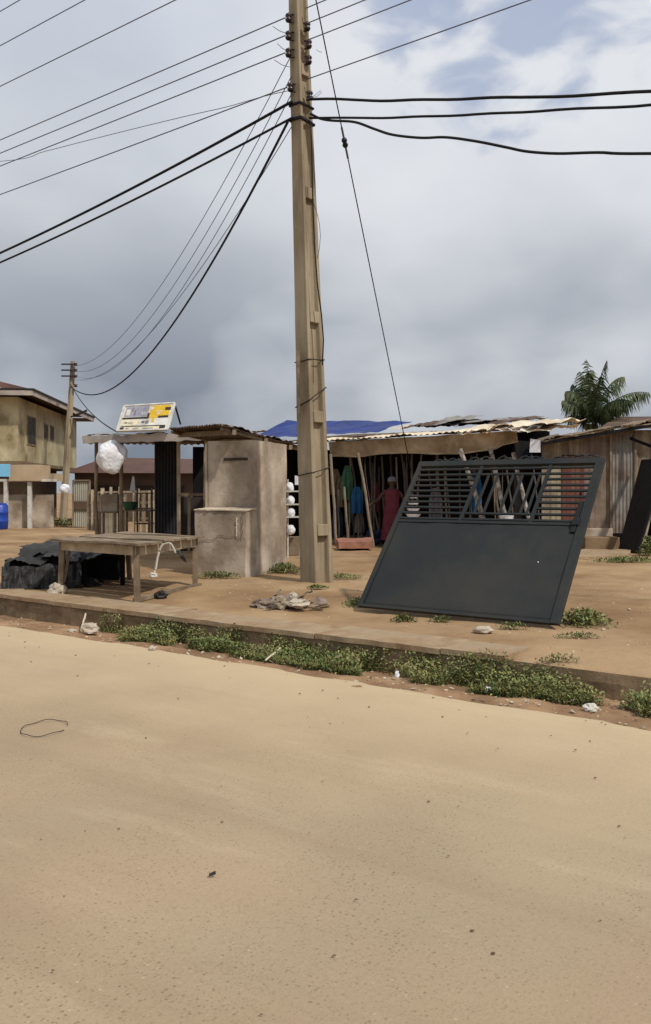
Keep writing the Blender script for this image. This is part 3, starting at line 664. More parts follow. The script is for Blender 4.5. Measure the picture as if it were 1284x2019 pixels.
# things in and around the stall
def bench(name, label, cat, c, w2, d2, h2, m, group=None, top=.04, leg=.05, rz=0):
    t = thing(name, label, cat, c, group); c = V(c); x = Vector((math.cos(rz), math.sin(rz), 0)); y = Vector((-x.y, x.x, 0))
    mb = MB(); mb.box(c-x*w2/2-y*d2/2+Z*(h2-top), x*w2, y*d2, Z*top); obj('top', mb, m, t)
    for sx_ in (-1, 1):
        for sy_ in (-1, 1):
            mb = MB(); q = c+x*sx_*(w2/2-leg)+y*sy_*(d2/2-leg); mb.beam(q-Z*.03, q+Z*(h2-top), leg, leg); obj('leg', mb, m, t)
    mb = MB(); mb.beam(c-x*(w2/2-leg)-y*(d2/2-leg)+Z*h2*.35, c+x*(w2/2-leg)-y*(d2/2-leg)+Z*h2*.35, .03, .04); obj('stretcher', mb, m, t)
    return t
bench('wooden_bench', 'dark wooden bench standing in the stall beside the tarred sheet', 'bench', Vector((P(272, 0, 22).x, 22, 0)), .75, .5, .95, m_wood)
bench('wooden_table', 'small rough table left of the stall front post', 'table', Vector((P(216, 0, 22.3).x, 22.3, 0)), .5, .5, .9, m_wood)
single('storage_bin', 'plain tan board box standing on the small rough table', 'box', MB().cbox(Vector((P(218, 0, 22.3).x, 22.3, 1.12)), .42, .3, .44), m_block)
single('green_tub', 'green tub on the dark bench in the stall', 'tub', MB().lathe(Vector((P(257, 0, 22).x, 22, .952)), [(.12, 0), (.15, .02), (.19, .18), (.2, .2), (.17, .2), (.13, .03)], 14), m_green)
single('white_cloth', 'white cloth hanging behind the green tub', 'cloth', MB().sheet(P(256, 968, 22.6), P(268, 972, 22.6), P(265, 940, 22.6), P(261, 938, 22.6), 6, 6, 0, 0, .05, 3), m_white, solid=.01)
t = thing('wooden_shelf', 'open dark wooden shelf frame at the stall side', 'shelf', Vector((P(290, 0, 22.8).x, 22.8, 0)))
mb = MB(); cxx = P(292, 0, 22.8).x
for dx in (-.28, .1): mb.beam(Vector((cxx+dx, 22.8, -.02)), Vector((cxx+dx, 22.8, 1.5)), .04, .04)
obj('upright', mb, m_wood, t); mb = MB()
for z in (.55, .95, 1.35): mb.box(Vector((cxx-.3, 22.6, z)), Vector((.42, 0, 0)), Vector((0, .4, 0)), Z*.03)
obj('shelf_board', mb, m_wood, t)

# ---------------- table in front ----------------
TF = Vector((-2.38, 10.85, 0)); TL = Vector((-3.72, 11.95, 0)); TB = Vector((-1.86, 12.75, 0)); TK = TL+TB-TF; th = .74
table = thing('wooden_table', 'low weathered wooden table with warped top beside the kerb', 'table', (TF+TK)/2)
mb = MB(); up = Z*th
ctr = (TF+TK)/2
def tp(u, v_): return TF+(TL-TF)*u+(TB-TF)*v_
# top: planks laid along the long side
for i in range(6):
    v0_, v1_ = i/6+.006, (i+1)/6-.006; e0 = .04*math.sin(i*3.1); e1 = .05*math.sin(i*1.7)
    if i == 5: e1 -= .03
    q = [tp(-.05+e0, v0_*1.08-.04), tp(1.05+e1, v0_*1.08-.04), tp(1.05+e1, v1_*1.08-.04), tp(-.05+e0, v1_*1.08-.04)]
    n_ = 10; dz = .008*math.sin(i*4.4)
    mb.grid(lambda u, v_: (q[0]*(1-u)+q[1]*u)*(1-v_)+(q[3]*(1-u)+q[2]*u)*v_+Z*(th+dz+.02*noise.noise((u*2, i*.7, v_))), 12, 2)
obj('top', mb, m_wood, table, solid=.028)
mb = MB()
for (a, b) in ((tp(.02, .02), tp(.98, .02)), (tp(.02, .02), tp(.02, .98)), (tp(.02, .98), tp(.98, .98)), (tp(.98, .02), tp(.98, .98))):
    mb.beam(a+Z*(th-.085), b+Z*(th-.085), .025, .12)
obj('apron', mb, m_woodp, table)
for u, v_, dx in ((.03, .03, .02), (.96, .03, -.02), (.03, .96, 0), (.95, .96, .04)):
    mb = MB(); q = tp(u, v_); mb.beam(q+Vector((dx, 0, -.03)), q+Z*(th-.02), .07, .07); obj('leg', mb, m_wood, table)
mb = MB(); mb.beam(tp(.03, .02)+Z*.03, tp(.0, 1.0)+Z*.03, .07, .05); obj('bottom_rail', mb, m_wood, table)
mb = MB(); mb.beam(tp(.96, .05)+Z*.15, tp(.93, .1)+Z*.6, .03, .03); obj('brace', mb, m_wood, table)
rg = thing('cloth_strip', 'twisted white cloth strip hanging from the right side of the table', 'cloth strip', G(305, 1150))
mb = MB(); Yr = 11.2; mb.tube(catmull([P(x, y, Yr) for x, y in ((322, 1073), (317, 1080), (312, 1095), (309, 1110), (307, 1122), (303, 1132))], 3), .016, 6); mb.blob(P(303, 1134, Yr), (.06, .03, .035), 2, .5, seed=4)
obj('strip', mb, m_wpaint, rg); mb = MB(); mb.tube(catmull([P(x, y, 11.4) for x, y in ((322, 1073), (335, 1071), (342, 1080), (346, 1090))], 3), .014, 6); obj('strip_end', mb, m_wpaint, rg)
single('dark_rag', 'dark folded rag wedged by the far right leg of the table', 'rag', MB().sheet(P(346, 1085, 11.9), P(358, 1088, 11.9), P(369, 1110, 11.9), P(360, 1106, 11.9), 6, 6, 0, 0, .06, 5, 2, .02), m_tarp, solid=.01)
single('black_lump', 'small black crumpled bag on the bottom rail of the table', 'bag', MB().blob(G(318, 1180)+Z*.04, (.075, .05, .055), 3, .5, 2, 4), m_tarp)

# ---------------- black tarpaulin heap ----------------
heap = thing('tarpaulin_heap', 'black tarpaulin draped in folds over a low frame left of the table', 'tarpaulin', G(110, 1160))
HO = G(3, 1163); HR = G(236, 1160)+Vector((0, .3, 0)); hd = (HR-HO); hn = Vector((-.22, .97, 0))
def hfn(u, v_):
    p = HO+hd*u+hn*1.4*v_
    ridge = .41+.13*math.exp(-((u-.52)/.22)**2)-.06*math.exp(-((u-.1)/.12)**2)
    prof_ = min(1, v_/.28)**.6*(1-.55*max(0, v_-.45)/.55)
    z = ridge*prof_
    if u > .62: z = max(z, (.40+.16*math.sin((u-.62)*6))*(1-.2*v_))
    z += .02*noise.noise(p*4)+.12*noise.noise(p*1.3+Vector((4, 0, 0)))-.04*abs(noise.noise(Vector((p.x*5+p.y*2, p.y*1.5, 0))))
    z += .035*(1-abs(noise.noise(Vector((p.x*2.6, p.y*1.2, 3))))*6 if abs(noise.noise(Vector((p.x*2.6, p.y*1.2, 3)))) < .16 else 0)
    z -= .03*(1-min(1, abs(noise.noise(Vector((p.x*1.3+p.y*2.4, p.y*.8, 8))))*9))
    if v_ > .9: z *= (1-v_)*10
    fx = .06*noise.noise((u*9, v_*2, 1))
    return p+hn*fx+Z*max(.0, z)
mb = MB(); mb.grid(hfn, 70, 36); obj('sheet', mb, m_tarp, heap, solid=.006)
mb = MB(); mb.grid(lambda u, v_: HO+hd*(u*.64)-hn*(.05+.05*noise.noise((u*14, v_*2, 0)))+Z*((.33+.06*noise.noise((u*6, 0, 2)))*v_)+hn*(.10*v_+.04*noise.noise((u*20, v_*3, 5))), 60, 8); obj('hanging_fold', mb, m_tarp, heap, solid=.006)
for k_, (u0, u1, v0_, hz_) in enumerate(((.02, .34, .12, .40), (.30, .62, .10, .47), (.10, .5, .34, .52))):
    mb = MB(); mb.sheet(HO+hd*u0+hn*v0_+Z*(hz_-.06), HO+hd*u1+hn*(v0_-.06)+Z*(hz_-.02), HO+hd*(u1+.03)+hn*(v0_+.42)+Z*(hz_+.10), HO+hd*(u0+.04)+hn*(v0_+.45)+Z*(hz_+.05), 26, 12, 0, 0, .10, 2.6, 60+k_, .10)
    obj('loose_flap', mb, m_tarp, heap, solid=.006)
mb = MB(); mb.box(HO+hd*.02+hn*.25, hd*.6, hn*1.0, Z*.3); mb.box(HO+hd*.62+hn*.9, hd*.33, hn*.3, Z*.34); obj('dark_fill_beneath', mb, m_dark, heap)  # near-black boxes added so the space under the sheet reads as deep shade
for u, hh in ((.985, .45), (.66, .40)): mb = MB(); mb.beam(HO+hd*u+hn*.12-Z*.03, HO+hd*u+hn*.12+Z*hh, .06, .06); obj('leg', mb, m_dark, heap)
mb = MB(); mb.sheet(HO+hd*.60-hn*.05+Z*.02, HO+hd*.82+hn*.2+Z*.02, HO+hd*.82+hn*.45+Z*.05, HO+hd*.6+hn*.25+Z*.16, 10, 6, 0, 0, .05, 3, 1, .04); obj('loose_corner', mb, m_tarp, heap, solid=.006)
single('pale_rock', 'pale rough rock at the foot of the table left leg', 'rock', MB().blob(G(112, 1170)+Z*.03, (.12, .09, .11), 3, .35, 1.5, 9, -.06), m_stone)

# ---------------- debris pile ----------------
deb = thing('debris_pile', 'heap of dusty rags and broken pieces on the ground before the pole', 'debris', G(568, 1205))
dc = G(568, 1200)
mb = MB()
for i in range(9):
    a = random.uniform(-.42, .42); b = random.uniform(-.12, .32); hh = .10*(1-abs(a)/.5)
    mb.blob(dc+E*a+N*b+Z*(hh*.6), (random.uniform(.08, .17), random.uniform(.06, .12), random.uniform(.04, .09)), 3, .5, 1.8, i)
obj('rag_heap', mb, m_rub, deb)
mb = MB()
for i in range(14):
    a = random.uniform(-.48, .42); b = random.uniform(-.2, .3); q = dc+E*a+N*b+Z*random.uniform(.02, .13); x = E.copy(); x.rotate(Matrix.Rotation(random.uniform(0, 6), 3, 'Z')); y = Vector((-x.y, x.x, random.uniform(-.6, .9)))
    mb.sheet(q, q+x*random.uniform(.08, .2), q+x*.12+y*.1, q+y*.1, 5, 4, 0, 0, .04, 9, i, .02)
obj('torn_scrap', mb, m_rub, deb, solid=.004)
mb = MB(); mb.blob(dc+E*.22-N*.08+Z*.09, (.13, .1, .045), 3, .35, 2, 3); mb.blob(dc+E*.0+N*.1+Z*.15, (.05, .04, .04), 2, .4, 2, 5); obj('white_sack_piece', mb, m_stone, deb)
for a, b, r in ((dc+E*.28+Z*.05, dc+E*.52+N*.1+Z*.09, .018), (dc-E*.5-N*.02+Z*.02, dc-E*.3+Z*.06, .015), (dc+E*.02+N*.2+Z*.12, dc+E*.22+N*.2+Z*.22, .012)): mb = MB(); mb.branch(a, b, r, .02); obj('stick', mb, m_stick, deb)

# ---------------- long shed behind ----------------
SO = Vector((.08, 22.5, 0)); e2 = Vector((.76, -.65, 0)).normalized(); n2 = Vector((.65, .76, 0)).normalized()
def S(s, n, z=0): return SO+e2*s+n2*n+Z*z
shed = thing('long_shed', 'long ramshackle timber shed with patched roof behind the gate', 'shed', S(2, 1.5))
def spx(px, n=0):       # distance along the shed front for an image column
    k = (px-CX)/F; o = SO+n2*n; return (k*o.y-o.x)/(e2.x-k*e2.y)
s0, s1 = spx(500), spx(1058, 3.6)+.35
mb = MB(); mb.box(S(s0, .95, -.05), e2*(s1-s0-.3), n2*3, Z*.11); obj('floor_slab', mb, m_conc, shed, bevel=.02)
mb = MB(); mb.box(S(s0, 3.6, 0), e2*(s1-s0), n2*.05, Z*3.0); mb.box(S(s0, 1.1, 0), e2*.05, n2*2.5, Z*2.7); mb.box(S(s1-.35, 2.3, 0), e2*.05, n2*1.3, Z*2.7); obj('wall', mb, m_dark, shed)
mb = MB(); mb.sheet(S(s0, .1, 2.72), S(s1-.3, .1, 2.78), S(s1-.3, 4, 3.1), S(s0, 4, 3.2), 160, 10, 60, .016, .03, 1, 4, .04); obj('roof_sheet', mb, m_rust, shed, solid=.004)
# pale corrugated eave from the pole to the right
sa, sb = spx(560), spx(1010); mb = MB(); mb.sheet(S(sa, -.05, 2.74), S(sb, -.05, 2.80), S(sb, .9, 2.93), S(sa, .9, 2.80), 140, 6, 40, .018, .05, 1.4, 11, .07); obj('eave_sheet', mb, m_pale, shed, solid=.005)
sa, sb = spx(645), spx(1014); mb = MB()
def ply(u, v_):
    s = sa+(sb-sa)*u; drop = .30+.10*math.sin(u*3.1)+.05*math.sin(u*9+1)-.06*(u > .9)
    return S(s, .06+.06*noise.noise((u*5, v_, 0))+.1*v_, 2.70+.05*u-drop*v_+.03*noise.noise((u*8, v_*2, 3)))
mb.grid(ply, 50, 6); obj('sagging_fascia', mb, m_tancloth, shed, solid=.02)
mb = MB(); mb.tube([ply(u/30, 1)+Z*-.01 for u in range(31)], .022, 5); obj('eave_pole', mb, m_woodp, shed)
# blue tarpaulin over the roof
sa, sb = spx(512, 1.2), spx(766, 1.2); mb = MB()
mb.sheet(S(sa, .75, 2.97), S(sb, .75, 2.97), S(sb-.15, 2.5, 3.36), S(sa-.1, 2.5, 3.62), 60, 18, 0, 0, .05, 1.2, 2, .05); obj('blue_tarpaulin', mb, m_bluet, shed, solid=.006)
mb = MB(); sa, sb = spx(430, 2.6), spx(600, 2.6); mb.sheet(S(sa, 2.3, 3.33), S(sb, 2.3, 3.31), S(sb, 3.6, 3.42), S(sa, 3.4, 3.4), 50, 6, 18, .016, .05, 1, 6, .05); obj('ridge_sheet', mb, m_zinc, shed, solid=.005)
for i, (x0, x1, na, nb_, z0, z1, mm) in enumerate(((762, 800, .9, 1.7, 3.08, 3.14, m_pale), (795, 870, 1.2, 2.4, 3.10, 3.30, m_rust), (850, 905, 1.0, 2.2, 3.12, 3.36, m_zinc), (835, 900, .8, 1.6, 3.05, 3.16, m_dark), (895, 965, 1.1, 2.2, 3.08, 3.22, m_dark), (890, 1040, 1.2, 2.3, 3.12, 3.22, m_zinc), (950, 1030, .8, 1.9, 3.03, 3.2, m_rust))):
    sa, sb = spx(x0, na), spx(x1, na); mb = MB(); mb.sheet(S(sa, na, z0-.03), S(sb, na, z0), S(sb, nb_, z1), S(sa, nb_, z1-.05*math.sin(i*2)), 24, 8, 7 if i % 2 else 0, .014, .10, 1.6, 20+i, .09); obj('patch_sheet', mb, mm, shed, solid=.005)
for i, (x0, x1, z0, mm) in enumerate(((905, 965, 2.86, m_pale), (945, 1010, 2.84, m_tancloth), (985, 1112, 2.88, m_pale), (1035, 1100, 2.78, m_pale), (1000, 1060, 2.84, m_white))):
    sa, sb = spx(x0), spx(x1); mb = MB(); mb.sheet(S(sa, -.1-.05*i, z0-.07), S(sb, -.12, z0-.03), S(sb+.1, .9, z0+.12), S(sa, .9, z0+.1), 24, 8, 0, 0, .13, 2.4, 30+i, .12); obj('torn_sheet', mb, mm, shed, solid=.006)
mb = MB(); sa = spx(1044); mb.hexa([P(1044, 892, 18.6), P(1066, 892, 18.5), P(1066, 892, 18.6), P(1044, 892, 18.7)], [P(1046, 865, 18.6), P(1066, 868, 18.5), P(1066, 868, 18.6), P(1046, 865, 18.7)]); obj('white_tin', mb, m_white, shed)
sticks = [(652, 895, 664, 1072, 21.6, .035, 1), (667, 965, 669, 1066, 22.4, .022, 0), (679, 960, 687, 1068, 22.2, .03, 1), (706, 893, 737, 1062, 21.6, .034, 1), (706, 995, 709, 1062, 22.8, .022, 1),
          (690, 895, 700, 960, 23.2, .03, 0), (730, 900, 741, 975, 22.6, .024, 0), (753, 900, 762, 1050, 22.4, .028, 0), (770, 898, 778, 1050, 23.0, .026, 0), (792, 896, 812, 1060, 22, .026, 0), (748, 920, 747, 1060, 23.3, .024, 0), (735, 985, 752, 1065, 22.2, .022, 0),
          (907, 885, 975, 1075, 19.7, .055, 2), (967, 885, 1012, 1078, 19.4, .05, 2), (1012, 892, 1058, 1078, 19.2, .045, 2), (812, 893, 814, 1060, 21.5, .03, 0), (862, 893, 866, 1068, 21.2, .04, 0)]
m_sp = mat('spotted_bark', [(96, 92, 86), (168, 162, 152), (196, 192, 184)], 9, 3, .9, .3, stain=((40, 36, 34), .9, 6), spec=.1)
for x0, y0, x1, y1, Y, r, k in sticks:
    mb = MB(); q = P(x1, y1, Y); q.z = min(q.z, .03); mb.branch(q, P(x0, y0, Y), r, .022, 8); obj('post', mb, (m_dark, m_stick, m_sp)[k] if k else mat('shade_wood', [(84, 78, 72), (106, 98, 90)], 5, 5, .9, .3), shed)
# goods hanging and standing in the shed
def garment(label, px0, px1, y0, y1, Y, m, name='hanging_garment', group=None):
    mb = MB(); wd = 1
    def fn(u, v_):
        k = .45+.55*min(1, v_*3) if v_ < .33 else 1
        x = (px0+px1)/2+(u-.5)*(px1-px0)*k; p = P(x, y0+(y1-y0)*v_, Y)
        return p+Vector((0, .05*math.sin(u*14+px0)*v_+.03*noise.noise((u*4, v_*3, px0)), .03*noise.noise((u*6, v_, px0))*v_))
    mb.grid(fn, 22, 14); o = single(name, label, 'clothing', mb, m, group, solid=.012); return o
gg = 'garments hanging in the shed'
garment('green garment hanging highest at the left end of the shed', 674, 696, 918, 985, 22.7, m_green, group=gg)
garment('bright blue garment hanging between the thin poles of the shed', 692, 716, 960, 1012, 22.6, m_dblue, group=gg)
garment('dark navy cloth hanging low in the shed left of the maroon figure', 655, 676, 1000, 1062, 22.9, m_navy, group=gg)
garment('long navy garment hanging deep in the shed behind the leaning pole', 712, 745, 910, 990, 23.6, m_navy, group=gg)
garment('grey garment hanging in the shed, seen through the gate slats', 846, 872, 962, 1030, 21.6, m_greyc, group=gg)
garment('brown cloth hanging at the left edge beside the pole', 652, 672, 925, 975, 23.2, m_housel, group=gg)
single('dark_sack', 'dark bulging sack on the shed floor beside the maroon figure', 'sack', MB().blob(P(742, 1060, 22.3), (.28, .2, .2), 3, .3, 1.4, 3), m_navy)
rq = random.Random(5)
for i in range(26):
    x = rq.uniform(655, 1060); y0 = rq.uniform(893, 920); dx = rq.uniform(4, 26) if rq.random() < .75 else rq.uniform(-20, 0)
    Y = 22.9-(x-650)/410*2.6+rq.uniform(-.3, 1.0); mb = MB(); q = P(x+dx, 1062, Y); q.z = max(.02, q.z*.3)
    mb.branch(q, P(x, y0, Y), rq.uniform(.012, .026), .02, 6)
    obj('post', mb, mat('shade_wood', [(84, 78, 72), (106, 98, 90)], 5, 5, .9, .3) if rq.random() < .7 else m_stick, shed)
cl_ = [('brown striped wrapper hanging second from the left in the shed', 664, 684, 940, 1000, 22.9, m_housel), ('pale grey cloth hanging low behind the bright blue garment', 700, 718, 1010, 1050, 22.9, m_greyc),
       ('short dark green cloth hanging below the highest green garment', 680, 694, 990, 1030, 22.85, m_green), ('maroon cloth hanging behind the leaning pole left of the person', 728, 750, 950, 1010, 23.0, m_maroon),
       ('blue cloth hanging behind the middle of the gate slats', 930, 950, 930, 1010, 21.4, m_dblue), ('navy cloth hanging under the right end of the shed roof', 1030, 1050, 885, 915, 19.7, m_navy)]
for a in cl_: garment(*a, group=gg)
# stacked white trays seen through the slats
for i in range(7):
    z = .35+i*.15; wd_ = .46-.03*i; c = Vector((P(815, 0, 20.8).x, 20.8, z)); mb = MB()
    mb.lathe(c, [(wd_*.36, 0), (wd_*.5, .07), (wd_*.52, .08), (wd_*.46, .08), (wd_*.34, .012)], 14)
    lb = ['bottom', 'second from bottom', 'third from bottom', 'middle', 'third from top', 'second from top', 'topmost'][i]
    single('white_basin', lb+' basin of the white stack seen through the gate slats', 'basin', mb, m_white, 'stack of white basins')
tb = thing('wooden_stand', 'low board stand under the white basins', 'stand', Vector((P(815, 0, 20.8).x, 20.8, 0)))
mb = MB(); mb.cbox(Vector((P(815, 0, 20.8).x, 20.8, .32)), .6, .5, .05); obj('top', mb, m_wood, tb)
for dx in (-.25, .25): mb = MB(); mb.cbox(Vector((P(815, 0, 20.8).x+dx, 20.8, .14)), .06, .4, .32); obj('leg', mb, m_wood, tb)
t = thing('white_bucket', 'white lidded bucket seen between the gate uprights', 'bucket', P(999, 1044, 19.0)); c = P(999, 1044, 19.0)
obj('body', MB().lathe(c, [(.12, 0), (.125, .01), (.145, .28), (.145, .29)], 16), m_white, t); obj('lid', MB().lathe(c+Z*.285, [(.155, 0), (.16, .01), (.16, .035), (.14, .04)], 16), m_white, t)
single('wooden_crate', 'plain board crate carrying the white bucket', 'crate', MB().cbox(Vector((c.x, c.y, c.z/2-.01)), .5, .4, c.z+.0), m_wood)
# white shelf with bags between booth and pole
rk = thing('white_rack', 'white metal rack squeezed between the booth and the pole', 'rack', Vector((P(582, 0, 18.5).x, 18.5, 0)))
for px_ in (568, 592): mb = MB(); mb.beam(Vector((P(px_, 0, 18.5).x, 18.5, -.02)), P(px_, 945, 18.5), .03, .03); obj('upright', mb, m_wpaint, rk)
for y in (970, 996, 1021): mb = MB(); mb.box(P(564, y, 18.4), Vector((.42, 0, 0)), Vector((0, .3, 0)), Z*.03); obj('shelf', mb, m_wpaint, rk)
for i, (x, y) in enumerate(((572, 962), (573, 988), (574, 1012), (574, 1046))):
    single('white_bag', ['white bag on the top shelf of the rack', 'white bag on the middle shelf of the rack', 'white bag on the lowest shelf of the rack', 'greyish white bag below the lowest shelf of the rack'][i], 'bag', MB().blob(P(x, y-1, 18.5), (.09, .1, .11), 3, .09, 1.3, i), m_white, 'bags on the rack')
single('white_carton', 'small white carton standing on the rack beside the pole', 'carton', MB().cbox(P(588, 947, 18.5), .14, .12, .2), m_white, bevel=.005)
single('crate_base', 'dark crate on the ground behind the white rack', 'crate', MB().cbox(Vector((P(582, 0, 19.2).x, 19.2, .2)), .5, .4, .4), m_wood)
single('clay_slab', 'pinkish clay slab lying on the ground right of the pole', 'slab', MB().sheet(G(668, 1086)+Z*.12, G(735, 1086)+Z*.14, G(737, 1086)+Vector((0, .9, .2)), G(664, 1086)+Vector((0, .9, .16)), 14, 8, 0, 0, .04, 2, 5, .08), m_clay, solid=.16)

# person in maroon, standing in the shed mouth, seen from behind
def person():
    Y = 21.9; X = P(773, 0, Y).x; z0 = .06; o = Vector((X, Y, z0))
    t = thing('person', 'person in a long maroon gown and pale cap standing in the shed', 'person', o)
    me = bpy.data.meshes.new('body'); bm = bmesh.new(); L = bm.verts.layers.skin.verify()
    def vt(x, y, z, r, root=False):
        v_ = bm.verts.new(Vector((x, y, z))); v_[L].radius = (r, r*.9); v_[L].use_root = root; return v_
    def chain(a, *ps):
        for p in ps:
            b = vt(*p); bm.edges.new((a, b)); a = b
        return a
    pel = vt(0, 0, .92, .135, True)
    ch = chain(pel, (0, 0, 1.08, .125), (0, -.01, 1.26, .145), (0, 0, 1.37, .11)); nk = chain(ch, (0, 0, 1.44, .055), (0, -.02, 1.52, .075), (0, -.015, 1.60, .098), (0, 0, 1.66, .075))
    for s_2 in (-1, 1):
        chain(pel, (s_2*.10, 0, .84, .09), (s_2*.12, -.02, .48, .06), (s_2*.13, .02, .09, .042), (s_2*.14, -.06, .03, .035), (s_2*.15, -.15, .025, .025))
        pts_ = ((s_2*.15, 0, 1.36, .055), (s_2*.22, 0, 1.30, .062), (s_2*.37, -.02, 1.12, .05), (s_2*.52, -.10, 1.04, .036)) if s_2 < 0 else ((s_2*.15, 0, 1.36, .055), (s_2*.22, 0, 1.30, .062), (s_2*.33, -.02, 1.07, .05), (s_2*.38, -.08, .86, .036))
        wr = chain(ch, *pts_)
        bx, by, bz = pts_[-1][:3]; d = (Vector(pts_[-1][:3])-Vector(pts_[-2][:3])).normalized(); pm = chain(wr, (bx+d.x*.05, by+d.y*.05, bz+d.z*.05, .026), (bx+d.x*.085, by+d.y*.085, bz+d.z*.085, .026))
        x_, y_ = basis(d); base_ = Vector((bx, by, bz))+d*.085
        for i, ln in enumerate((.07, .08, .075, .058)):
            f0 = base_+x_*(i-1.5)*.019
            chain(pm, (*(f0+d*.012), .0095), (*(f0+d*(ln*.55)+y_*.006), .0085), (*(f0+d*ln+y_*.02), .007))
        f0 = Vector((bx, by, bz))+d*.03; chain(wr, (*(f0+x_*.035), .0105), (*(f0+x_*.05+d*.03), .0095), (*(f0+x_*.05+d*.055), .008))
    bm.to_mesh(me); bm.free(); me.materials.append(m_skin)
    b = bpy.data.objects.new('body', me); C.objects.link(b); b.parent = t
    md = b.modifiers.new('skin', 'SKIN'); md.use_smooth_shade = True; md = b.modifiers.new('sub', 'SUBSURF'); md.levels = 1; md.render_levels = 1
    mb = MB(); prof_ = [(.07, 1.42), (.155, 1.39), (.20, 1.33), (.19, 1.2), (.175, 1.05), (.20, .85), (.235, .5), (.26, .22), (.275, .12)]
    def gfn(u, v_):
        k = v_*(len(prof_)-1); i = min(int(k), len(prof_)-2); f = k-i; r = prof_[i][0]*(1-f)+prof_[i+1][0]*f; z = prof_[i][1]*(1-f)+prof_[i+1][1]*f
        a = u*2*math.pi; r *= 1+.07*math.sin(a*9)*max(0, v_-.3)
        return o+Vector((math.cos(a)*r, math.sin(a)*r*.72, z))
    mb.grid(gfn, 60, 30); obj('gown', mb, m_maroon, t, smooth=True, solid=.01)
    mb = MB(); mb.lathe(o+Vector((0, -.005, 1.60)), [(.108, 0), (.112, .03), (.10, .09), (.06, .125), (.01, .135)], 16); obj('cap', mb, m_greyc, t, smooth=True)
    for sx_ in (-1, 1): mb = MB(); mb.blob(o+Vector((sx_*.095, .0, 1.56)), (.015, .025, .035), 2, .1); obj('ear', mb, m_skin, t, smooth=True)
    mb = MB(); mb.blob(o+Vector((0, -.115, 1.555)), (.016, .022, .03), 2, .1); obj('nose', mb, m_skin, t)
person()

# ---------------- board shed on the right ----------------
BY = 21.4; xl, xr = P(1068, 0, BY).x, P(1250, 0, BY).x; bz = .50
bs = thing('board_shed', 'weathered plank shed with tilted roof and maroon door on the right', 'shed', Vector(((xl+xr)/2, BY+1, 0)))
mb = MB(); x = xl; i = 0; xd0, xd1 = P(1108, 0, BY).x, P(1152, 0, BY).x; xz = P(1206, 0, BY).x
while x < xz-.02:
    wd_ = .11+.05*random.random(); x2 = min(x+wd_, xz)
    zb = bz if not (x > xd0-.05 and x2 < xd1+.05) else 2.32
    mb.box(Vector((x+.003, BY+.012*random.random(), zb)), Vector((x2-x-.006, 0, 0)), Vector((0, .025, 0)), Z*(2.72+.05*(x-xl)-zb)); x = x2
y = BY+.03
obj('plank_wall', mb, m_boards, bs)
mb = MB(); n_ = 5; dw = (xd1-xd0)/n_
for i in range(n_): mb.box(Vector((xd0+i*dw+.003, BY-.02, bz+.02)), Vector((dw-.006, 0, 0)), Vector((0, .03, 0)), Z*1.78)
d_ = obj('door', mb, m_reddoor, bs); mb = MB(); mb.box(Vector((xd1-.1, BY-.06, 1.3)), Vector((.03, 0, 0)), Vector((0, .035, 0)), Z*.12); obj('handle', mb, m_iron, d_)
mb = MB(); mb.sheet(Vector((xz, BY-.02, bz-.12)), Vector((xr, BY-.02, bz-.12)), Vector((xr, BY-.02, 2.86)), Vector((xz, BY-.02, 2.84)), 60, 8, 6, .014, .015, 1, 2, .02); obj('zinc_panel', mb, m_zinc, bs, solid=.005)
mb = MB()
for px_, m1 in ((1203, 1), (1251, 1)): mb.beam(Vector((P(px_, 0, BY).x, BY-.05, .3)), Vector((P(px_, 0, BY).x, BY-.05, 2.84)), .05, .05)
obj('corner_post', mb, m_wood, bs)
mb = MB(); x = xr+.03; yy = BY
for i in range(22): mb.box(Vector((xr+.03+.03*random.random()*0+i*.105, BY+.02+i*.035, .1)), Vector((.10, .033, 0)), Vector((-.01, .025, 0)), Z*(2.8+.03*random.random()))
obj('side_wall', mb, m_boards, bs)
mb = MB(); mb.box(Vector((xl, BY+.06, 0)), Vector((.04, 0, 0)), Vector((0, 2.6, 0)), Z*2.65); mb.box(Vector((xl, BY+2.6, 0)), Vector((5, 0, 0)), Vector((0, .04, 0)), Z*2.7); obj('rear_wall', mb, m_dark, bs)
mb = MB(); mb.box(Vector((xl-.02, BY-.10, -.05)), Vector((xz-xl+.02, 0, 0)), Vector((0, 2.6, 0)), Z*(bz+.05)); obj('plinth', mb, m_block, bs, bevel=.02)
mb = MB(); q = P(1150, 0, 20.9).x; mb.box(Vector((q, 20.75, -.05)), Vector((.84, 0, 0)), Vector((0, .6, 0)), Z*.36); obj('step', mb, mat('brown_step', [(112, 92, 70), (140, 118, 92)], 2, 6, .9, .4), bs, bevel=.02)
mb = MB(); a, b, c, d = P(1060, 871, 21.15), P(1290, 826, 20.9), P(1330, 812, 23.5), P(1100, 862, 24)
b = Vector((b.x+1.2, b.y, b.z+.12)); c = Vector((c.x+1.2, c.y, c.z+.1))
mb.sheet(a, b, c, d, 60, 14, 0, 0, .05, 1.3, 4, .08); obj('roof', mb, m_woodp, bs, solid=.03)
mb = MB()
for i in range(9):
    u0, u1 = i/9, (i+1)/9+.02; p0 = a*(1-u0)+b*u0; p1 = a*(1-u1)+b*u1; k = .02*math.sin(i*2.4)
    mb.sheet(p0+Vector((0, -.05, .03+k)), p1+Vector((0, -.05, .05-k)), p1+Vector((.1, .9, .12)), p0+Vector((.1, .9, .08+k)), 8, 5, 0, 0, .05, 2, i, .05)
obj('roof_plank', mb, m_wood, bs, solid=.02)
mb = MB(); mb.beam(a+Vector((0, .02, -.06)), a+(b-a)*.72+Vector((0, .02, -.07)), .05, .08); mb.beam(P(1243, 864, 21.2), P(1300, 886, 20.6), .06, .07)
obj('eave_beam', mb, m_dark, bs)
